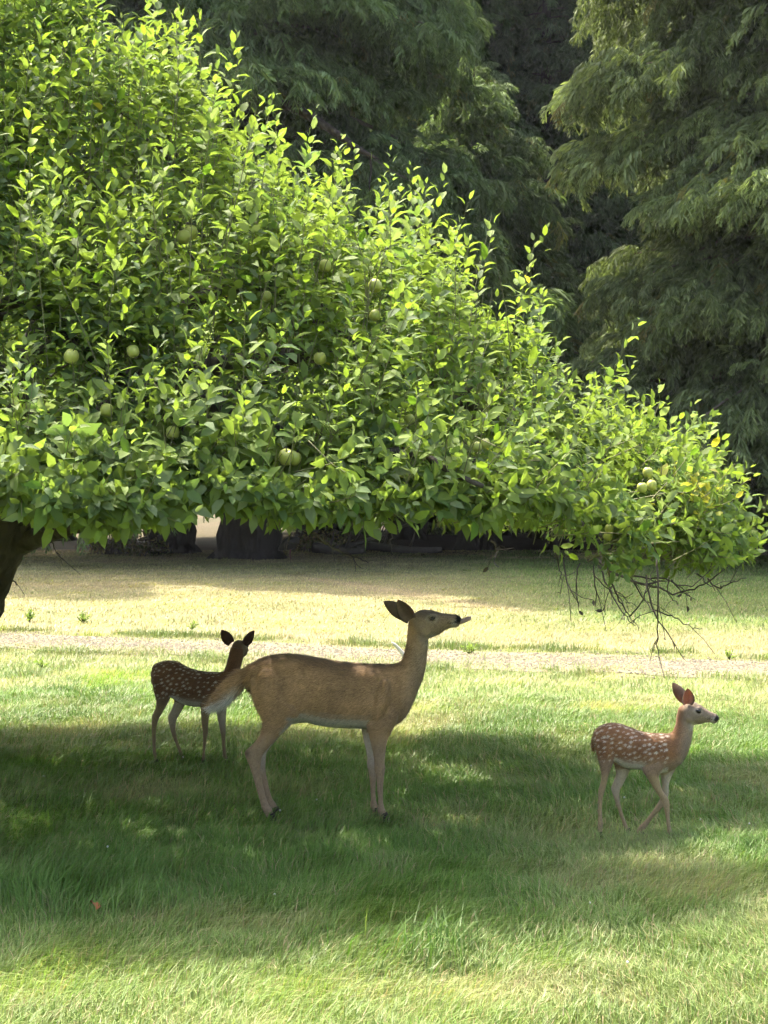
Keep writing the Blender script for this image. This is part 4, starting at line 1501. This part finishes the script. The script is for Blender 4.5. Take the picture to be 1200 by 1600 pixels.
def fawn_colour(box, belly_v, leg_v, neck_u, seed, base=(.225, .108, .047)):
    u0b, u1b, v0b, v1b = box

    def fn(u, v, p, n, hl):
        r = np.random.default_rng(seed)
        nz = fnoise(p[:, 0], p[:, 2] + p[:, 1], .05, 5)
        col = np.tile(np.array(base), (len(u), 1)) * (.8 + .4 * nz)[:, None]
        col = lerp(col, (.115, .062, .034), sstep(.5, .95, n[:, 2]) * .6)
        lowf = sstep(belly_v - 110, belly_v - 20, v)
        col = lerp(col, np.array([.27, .19, .12]) * (base[0] / .22) ** .8, lowf * .8)
        belly = sstep(-.3, -.75, n[:, 2]) * (v > belly_v - 80) * (v < belly_v + 40) * (u > u0b + 60) * (u < u1b)
        col = lerp(col, (.60, .55, .48), belly)
        col = lerp(col, np.array([.30, .215, .112]) * (base[0] / .22) ** .8, sstep(leg_v - 40, leg_v + 40, v))
        inner = sstep(.1, .6, -n[:, 1] * np.sign(p[:, 1])) * (v > leg_v - 20)
        col = lerp(col, (.50, .44, .36), inner * sstep(leg_v + 300, leg_v + 60, v) * .55)
        chest = sstep(neck_u - 40, neck_u + 90, u + .12 * (v - 500)) * (v < leg_v)
        col = lerp(col, (.30, .24, .18), chest * .85)
        # cream spots: two rows along the spine, the rest strewn over the flank and haunch
        side = (u > u0b) & (u < u1b) & (v > v0b) & (v < v1b) & (np.abs(n[:, 1]) > .25)
        top = (u > u0b) & (u < u1b) & (v > v0b - 60) & (v < v1b) & (n[:, 2] > .55) & (np.abs(p[:, 1]) > .012)
        cand = np.where(side)[0]
        seeds = []
        for i in r.permutation(cand):
            if all(np.linalg.norm(p[i] - s_) > .023 for s_ in seeds):
                seeds.append(p[i])
            if len(seeds) > 200:
                break
        ct = np.where(top)[0]
        k = 0
        for i in r.permutation(ct):
            if abs(abs(p[i, 1]) - .022) < .008 and all(np.linalg.norm(p[i] - s_) > .019 for s_ in seeds):
                seeds.append(p[i]); k += 1
            if k > 40:
                break
        seeds = np.array(seeds)
        f = spots(p, n, seeds, r.uniform(.0032, .0086, len(seeds)))
        col = lerp(col, (.62, .54, .44), f * .95 * (1 - lowf * .5) * (.65 + .6 * (fnoise(p[:, 0], p[:, 2], .03, 77) - .2)))
        return face(col, hl, n, np.array([.12, .075, .045]) * min(1, base[0] / .18), np.array([.23, .175, .125]) * min(1, base[0] / .2), np.array([.55, .5, .43]) * min(1, base[0] / .18))
    return fn


# --- the doe (outline read from the photograph at 824 pixels to the metre)
doe_torso = [(118, 440, 125, 475, .02, 0), (138, 410, 145, 520, .06, 0), (165, 392, 170, 590, .095, 0), (205, 374, 205, 640, .12, 0), (255, 362, 255, 672, .135, -.05), (320, 358, 320, 676, .138, -.05), (390, 366, 390, 668, .142, -.02),
             (460, 378, 460, 682, .152, .0), (540, 393, 540, 692, .158, .02), (620, 401, 620, 694, .15, .0), (690, 404, 690, 696, .138, 0), (745, 406, 750, 692, .120, 0), (795, 408, 808, 676, .098, 0), (830, 440, 845, 645, .072, 0), (850, 490, 872, 600, .04, 0)]
doe_neck = [(770, 415, 850, 640, .095, 0, 0), (800, 402, 882, 575, .082, 0, 0), (828, 388, 904, 520, .066, 0, 0), (843, 350, 926, 462, .057, 0, 0), (850, 300, 939, 395, .051, 0, 0), (854, 250, 945, 330, .049, 0, 0), (861, 205, 951, 285, .049, 0, 0), (880, 185, 965, 270, .045, 0, 0)]
doe_hind = [(150, 470, 350, 480, .055, -.01), (158, 540, 370, 560, .062, 0), (180, 600, 362, 615, .058, .0), (205, 648, 342, 652, .046, -.005), (195, 700, 285, 706, .033, -.005), (160, 748, 236, 760, .025, 0), (119, 784, 207, 802, .0245, 0), (136, 832, 201, 850, .020, 0),
            (154, 882, 201, 886, .0155, 0), (173, 945, 213, 945, .0135, 0), (189, 1000, 229, 1000, .014, 0), (200, 1035, 251, 1033, .0195, 0), (217, 1063, 254, 1060, .016, 0), (226, 1088, 259, 1088, .018, 0)]
doe_front = [(690, 520, 810, 540, .045, -.015), (680, 610, 812, 635, .050, -.005), (672, 675, 788, 692, .044, 0), (683, 735, 764, 742, .033, 0), (696, 795, 755, 798, .026, 0), (701, 836, 753, 838, .0225, 0), (699, 868, 757, 870, .0245, 0), (708, 905, 751, 905, .018, 0),
             (717, 980, 745, 980, .0135, 0), (718, 1030, 748, 1030, .0145, 0), (715, 1058, 757, 1058, .0195, 0), (728, 1084, 757, 1084, .016, 0), (735, 1106, 763, 1106, .018, 0)]
doe_tail = [(142, 420, 150, 480, .035), (108, 432, 122, 500, .036), (60, 462, 92, 538, .036), (14, 512, 48, 580, .032), (-20, 560, 6, 604, .024), (-44, 592, -26, 612, .010)]
ears_col = ((.21, .165, .125), (.27, .21, .165), (.09, .07, .055))
build_deer('adult brown doe standing in profile with her tongue out, largest of the three deer', (-.276, 8.42, float(gz(-.276, 8.42))), 0, 824.0, (520, 1108), doe_torso, doe_neck,
           [(doe_hind, -.085, 1090, 0), (doe_hind, .085, 1080, 10), (doe_front, -.075, 1108, 0), (doe_front, .075, 1104, -34)], doe_tail,
           dict(scale=1.0, pitch=0.0, yaw=0.0, at=(880, 220), leg_v=700, tail=lambda u, v: (u < 150) & (v > 400) & (v < 660), tail_len=2.4),
           [((-.006, -.050, .030), (-.60, -.45, .80), (-.35, -.85, -.15), .145, .046, .75), ((-.020, .048, .034), (-1.45, .45, .80), (-.2, .9, -.1), .170, .042, .75)],
           doe_colour, .0056, 70000, .022, 1.0, tongue=True, group='deer on the lawn', extra=[((240, 520), .096, .080, .062, .13, .1), ((735, 560), .092, .048, .058, .125, -.25), ((330, 600), .10, .05, .045, .06, .4), ((700, 480), .07, .05, .05, .07, -.6)])

# --- the fawn walking at the right (1342 pixels to the metre)
f1_torso = [(170, 490, 176, 520, .014, 0), (182, 458, 190, 560, .040, 0), (205, 432, 212, 610, .058, 0), (245, 410, 250, 640, .072, -.05), (300, 397, 302, 655, .078, -.05), (360, 402, 360, 690, .080, 0), (420, 422, 420, 712, .084, 0), (490, 448, 490, 716, .086, .02), (560, 461, 562, 728, .084, 0),
            (625, 463, 632, 742, .078, 0), (680, 462, 700, 728, .068, 0), (720, 470, 752, 694, .055, 0), (750, 500, 788, 655, .038, 0), (775, 540, 805, 615, .02, 0)]
f1_neck = [(660, 470, 775, 680, .060, 0, 0), (695, 462, 812, 625, .050, 0, 0), (724, 445, 836, 570, .043, 0, 0), (741, 400, 853, 505, .038, 0, 0), (749, 340, 862, 440, .035, 0, 0), (762, 285, 868, 380, .034, -.002, 0), (785, 262, 872, 355, .030, -.002, 0)]
f1_hn = [(185, 500, 320, 520, .036, 0), (190, 570, 325, 590, .040, 0), (205, 630, 318, 650, .036, 0), (222, 690, 300, 700, .027, 0), (232, 755, 280, 762, .019, 0), (222, 810, 268, 820, .016, 0), (208, 852, 258, 858, .0155, 0), (206, 905, 246, 908, .0135, 0), (206, 970, 240, 970, .0115, 0), (206, 1040, 240, 1040, .0115, 0), (203, 1092, 245, 1092, .0135, 0), (205, 1140, 242, 1142, .0125, 0), (206, 1186, 240, 1186, .013, 0)]
f1_hf = [(230, 520, 350, 540, .030, 0), (280, 610, 420, 630, .034, 0), (325, 700, 432, 715, .030, 0), (330, 760, 410, 775, .022, 0), (312, 815, 385, 828, .016, 0), (295, 856, 366, 868, .0155, 0), (312, 912, 362, 918, .0135, 0), (337, 980, 374, 985, .0115, 0), (361, 1050, 394, 1050, .0115, 0), (383, 1108, 417, 1108, .0135, 0), (396, 1140, 424, 1140, .0125, 0), (402, 1165, 434, 1165, .013, 0)]
f1_fn = [(560, 560, 680, 590, .030, -.01), (530, 640, 680, 680, .036, -.005), (515, 715, 632, 745, .034, 0), (552, 782, 634, 792, .026, 0), (592, 850, 652, 858, .020, 0), (625, 905, 690, 905, .0165, 0), (640, 942, 704, 942, .0165, 0), (658, 990, 704, 990, .0135, 0), (670, 1050, 704, 1050, .0115, 0), (678, 1110, 710, 1110, .0115, 0), (680, 1150, 718, 1150, .014, 0), (685, 1182, 718, 1182, .0125, 0), (690, 1214, 724, 1214, .013, 0)]
f1_ff = [(600, 600, 700, 630, .028, -.01), (625, 690, 745, 710, .030, 0), (640, 760, 722, 768, .025, 0), (650, 830, 700, 836, .019, 0), (648, 890, 700, 895, .0165, 0), (632, 935, 690, 950, .016, 0), (606, 985, 652, 1005, .0125, 0), (566, 1045, 602, 1062, .0115, 0), (524, 1098, 562, 1116, .0115, 0), (494, 1128, 540, 1150, .014, 0), (478, 1152, 518, 1176, .0125, 0), (470, 1176, 500, 1192, .012, 0)]
f1_tail = [(190, 480, 196, 530, .014), (172, 500, 186, 545, .016), (168, 540, 188, 580, .014), (176, 590, 186, 605, .006)]
ears_col = ((.20, .125, .085), (.33, .22, .165), (.09, .06, .045))
build_deer('spotted fawn walking at the right with one foreleg bent and sun on its nape', (1.333, 7.98, float(gz(1.333, 7.98))), R(-8), 1342.0, (500, 1196), f1_torso, f1_neck,
           [(f1_hn, -.048, 1190, 0), (f1_hf, .048, 1172, 0), (f1_fn, -.045, 1212, 0), (f1_ff, .045, 1200, 0)], f1_tail,
           dict(scale=.74, pitch=R(-19), yaw=R(-4), at=(798, 292), leg_v=740, lifted=3, wide=1.08, muzzle=.94, tail=lambda u, v: (u < 192) & (v > 490) & (v < 620), tail_len=1.6),
           [((.004, -.046, .046), (-.25, -.45, .95), (.45, -.85, .1), .128, .046, .70), ((-.010, .044, .046), (-1.25, .45, .95), (.3, .9, -.1), .160, .042, .70)],
           fawn_colour((185, 690, 410, 650), 700, 740, 760, 31), .0046, 34000, .010, .66, group='deer on the lawn', extra=[((255, 540), .046, .050, .030, .075, .1), ((610, 620), .046, .040, .028, .075, -.3)], eye_r=.0145)

# --- the fawn at the left, looking away (1293 pixels to the metre)
f2_torso = [(203, 470, 208, 500, .014, 0), (214, 450, 218, 580, .040, 0), (240, 434, 240, 650, .060, 0), (290, 416, 290, 690, .074, -.05), (350, 410, 350, 715, .078, -.05), (420, 418, 420, 755, .080, 0), (480, 452, 480, 785, .084, 0), (550, 482, 550, 800, .086, 0), (620, 497, 620, 806, .084, 0),
            (690, 503, 695, 818, .078, 0), (750, 506, 765, 820, .070, 0), (800, 515, 828, 790, .055, 0), (830, 560, 862, 740, .038, 0), (850, 610, 880, 690, .02, 0)]
f2_neck = [(740, 510, 850, 740, .060, 0, 0), (785, 506, 885, 670, .050, .0, 0), (818, 490, 915, 590, .044, .005, 0), (838, 440, 945, 515, .040, .012, 0), (850, 385, 965, 440, .037, .02, 0), (858, 335, 982, 370, .036, .03, 0), (872, 295, 985, 310, .034, .038, 0)]
f2_ha = [(215, 520, 350, 540, .036, 0), (218, 600, 372, 620, .040, 0), (232, 680, 374, 700, .034, 0), (250, 750, 350, 760, .027, 0), (240, 812, 318, 818, .019, 0), (208, 878, 278, 890, .0165, 0), (204, 930, 262, 932, .015, 0), (206, 1000, 250, 1000, .0125, 0), (210, 1090, 246, 1090, .0115, 0), (214, 1170, 250, 1170, .0125, 0), (222, 1215, 254, 1215, .014, 0), (228, 1275, 258, 1275, .013, 0)]
f2_hb = [(270, 560, 390, 580, .030, 0), (320, 660, 460, 690, .034, 0), (380, 750, 474, 775, .030, 0), (358, 820, 446, 835, .022, 0), (322, 890, 408, 905, .0165, 0), (326, 945, 396, 955, .015, 0), (346, 1020, 398, 1025, .0125, 0), (374, 1090, 412, 1090, .0115, 0), (404, 1160, 440, 1160, .012, 0), (420, 1212, 460, 1210, .014, 0), (436, 1262, 470, 1262, .013, 0)]
f2_fa = [(650, 620, 770, 640, .030, -.01), (630, 720, 770, 740, .036, -.005), (628, 800, 725, 818, .031, 0), (632, 880, 700, 884, .022, 0), (636, 960, 694, 960, .018, 0), (640, 1005, 696, 1005, .0175, 0), (644, 1060, 684, 1060, .0135, 0), (642, 1130, 674, 1130, .0115, 0), (638, 1200, 668, 1200, .012, 0), (632, 1235, 668, 1235, .014, 0), (634, 1290, 668, 1290, .013, 0)]
f2_fb = [(700, 640, 820, 650, .030, -.01), (728, 740, 850, 740, .034, -.005), (738, 820, 836, 812, .030, 0), (748, 890, 826, 890, .022, 0), (764, 980, 824, 980, .018, 0), (772, 1030, 828, 1030, .0175, 0), (782, 1080, 824, 1080, .0135, 0), (788, 1150, 824, 1150, .0115, 0), (795, 1220, 830, 1220, .012, 0), (800, 1260, 840, 1260, .014, 0), (808, 1305, 845, 1305, .013, 0)]
f2_tail = [(222, 470, 228, 520, .014), (200, 490, 214, 545, .016), (198, 540, 216, 590, .014), (206, 600, 216, 615, .006)]
ears_col = ((.085, .05, .033), (.18, .11, .08), (.05, .032, .025))  # ears and coat base darker: the fawn's backlit shade put into the colour
build_deer('dark spotted fawn at the left behind the doe, looking away with ears spread', (-1.284, 10.12, float(gz(-1.284, 10.12))), R(-3), 1293.0, (520, 1292), f2_torso, f2_neck,
           [(f2_ha, -.048, 1288, 0), (f2_hb, .048, 1276, 0), (f2_fa, -.045, 1294, 0), (f2_fb, .045, 1304, 0)], f2_tail,
           dict(scale=.76, pitch=R(-14), yaw=R(80), at=(925, 300), y=.03, leg_v=800, wide=1.08, muzzle=.94, tail=lambda u, v: (u < 222) & (v > 490) & (v < 630), tail_len=1.6),
           [((-.004, -.050, .040), (-.10, -.74, .80), (.75, -.5, .0), .150, .050, .65), ((-.004, .050, .040), (-.10, .74, .80), (.75, .5, .0), .150, .050, .65)],
           fawn_colour((215, 790, 425, 720), 780, 790, 1400, 57, (.140, .068, .034)), .0046, 34000, .010, .66, group='deer on the lawn', extra=[((290, 560), .046, .050, .030, .085, .1), ((700, 680), .046, .040, .028, .085, -.2)], eye_r=.0145)


# ------------------------------------------------------------------ small things on the ground
def white_stick():
    a = W(612, 1018, 15.5)
    x, y = -.02 + .19, 15.9
    z = float(gz(x, y))
    g = Geo()
    g.tube([(.06, 0, -.05), (.05, 0, .06), (.02, .0, .16), (-.05, .01, .24), (-.09, .01, .27)], [.020, .022, .021, .017, .008], 8, sub=3)
    tag(link('stick', g.mesh('stick', [M['white_stick']]), None, (x, y, z)), 'pale curved stick poking up beside the gravel behind the doe', 'stick')


white_stick()


def fallen_leaf():
    p = W(150, 1442, 6.34)
    v, t, q = LEAF_T[2]
    me = mesh_np('fallen_leaf', np.concatenate([v, v - [0, 0, .01]]) * .085, np.concatenate([t, t[:, ::-1] + len(v)]), np.concatenate([q, q[:, ::-1] + len(v)]), mats=[M['dead_leaf']])
    o = link('fallen_leaf', me, None, (p[0], p[1], float(gz(p[0], p[1])) + .055))
    o.rotation_euler = (.5, -.5, 1.9)
    tag(o, 'single rust red leaf lying in the long grass at the lower left', 'leaf')


fallen_leaf()


def weed(label, px, py, h, n, seed):
    r = np.random.default_rng(seed)
    d = FPX * CAM_H / (py - HORIZON)
    x = (px - 600) / FPX * d
    g = Geo()
    root = thing('weed', label, 'weed', (x, d, float(gz(x, d))), group='weeds along the gravel track')
    V, T, Q, C, off = [], [], [], [], 0
    for _ in range(n):
        az, el = r.uniform(0, 6.28), r.uniform(.6, 1.4)
        dr = np.array([math.cos(az) * math.cos(el), math.sin(az) * math.cos(el), math.sin(el)])
        L = h * r.uniform(.6, 1.1)
        e = dr * L
        g.tube([np.zeros(3), e * .5, e], [.004, .003, .002], 3)
        for k in range(5):
            t_ = .3 + .7 * k / 4
            f = unit((dr + r.normal(0, .8, 3))[None])[0]
            nn = unit(np.cross(f, r.normal(0, 1, 3))[None])[0]
            v, t, q = LEAF_T[1]
            vv = (v[:, :1] * f + v[:, 1:2] * np.cross(nn, f) * .7 + v[:, 2:] * nn) * h * r.uniform(.25, .5) + e * t_
            V.append(vv); T.append(t + off); Q.append(q + off); off += len(v)
            C.append(np.tile(np.array([.19, .26, .07]) * r.uniform(.7, 1.4), (len(v), 1)))
    link('stems', g.mesh('stems', [M['weed']]), root, kind='stuff')
    link('foliage', mesh_np('foliage', np.concatenate(V), np.concatenate(T), np.concatenate(Q), np.concatenate(C), True, [M['weed']]), root, kind='stuff')


weed('leafy weed on the gravel edge just right of the doe\'s throat', 735, 1022, .12, 10, 1)
weed('tall green weed clump on the verge beside the apple trunk', 45, 972, .15, 16, 2)
weed('bushy weed on the verge, second from the apple trunk', 130, 975, .13, 14, 3)
weed('green weed on the verge straight above the dark fawn', 300, 985, .10, 12, 4)
weed('weed at the far right end of the gravel track', 1140, 1032, .11, 10, 5)
weed('bright yellow-green weed in the grass left of the dark fawn', 66, 1045, .11, 9, 6)


def clover():
    n = 20
    y = np.sqrt(rng.uniform(5.6 ** 2, 12 ** 2, n))
    x = rng.uniform(-.24, .24, n) * y
    g = Geo()
    for a, b in zip(x, y):
        z = float(gz(a, b)) + rng.uniform(.03, .06)
        blob(g, (a, b, z), .0055, .0055, .005)
    tag(link('clover_flowers', g.mesh('clover_flowers', [M['clover']])), 'tiny white clover heads dotted through the shaded grass', 'clover', kind='stuff')


clover()


# ------------------------------------------------------------------ summer haze over the place
def haze():
    bm = bmesh.new()
    bmesh.ops.create_cube(bm, size=1)
    me = bpy.data.meshes.new('haze')
    bm.to_mesh(me)
    bm.free()
    m, nt, out = new_mat('haze_air')
    pv = N(nt, 'ShaderNodeVolumePrincipled')
    pv.inputs['Density'].default_value = .0002
    pv.inputs['Color'].default_value = (.86, .92, 1.0, 1)
    pv.inputs['Anisotropy'].default_value = .2
    nt.links.new(pv.outputs[0], out.inputs['Volume'])
    me.materials.append(m)
    o = link('haze', me, None, (0, 30, 17), 'stuff')
    o.scale = (140, 120, 42)
    tag(o, 'thin summer haze hanging over the lawn and the wood', 'haze')


haze()
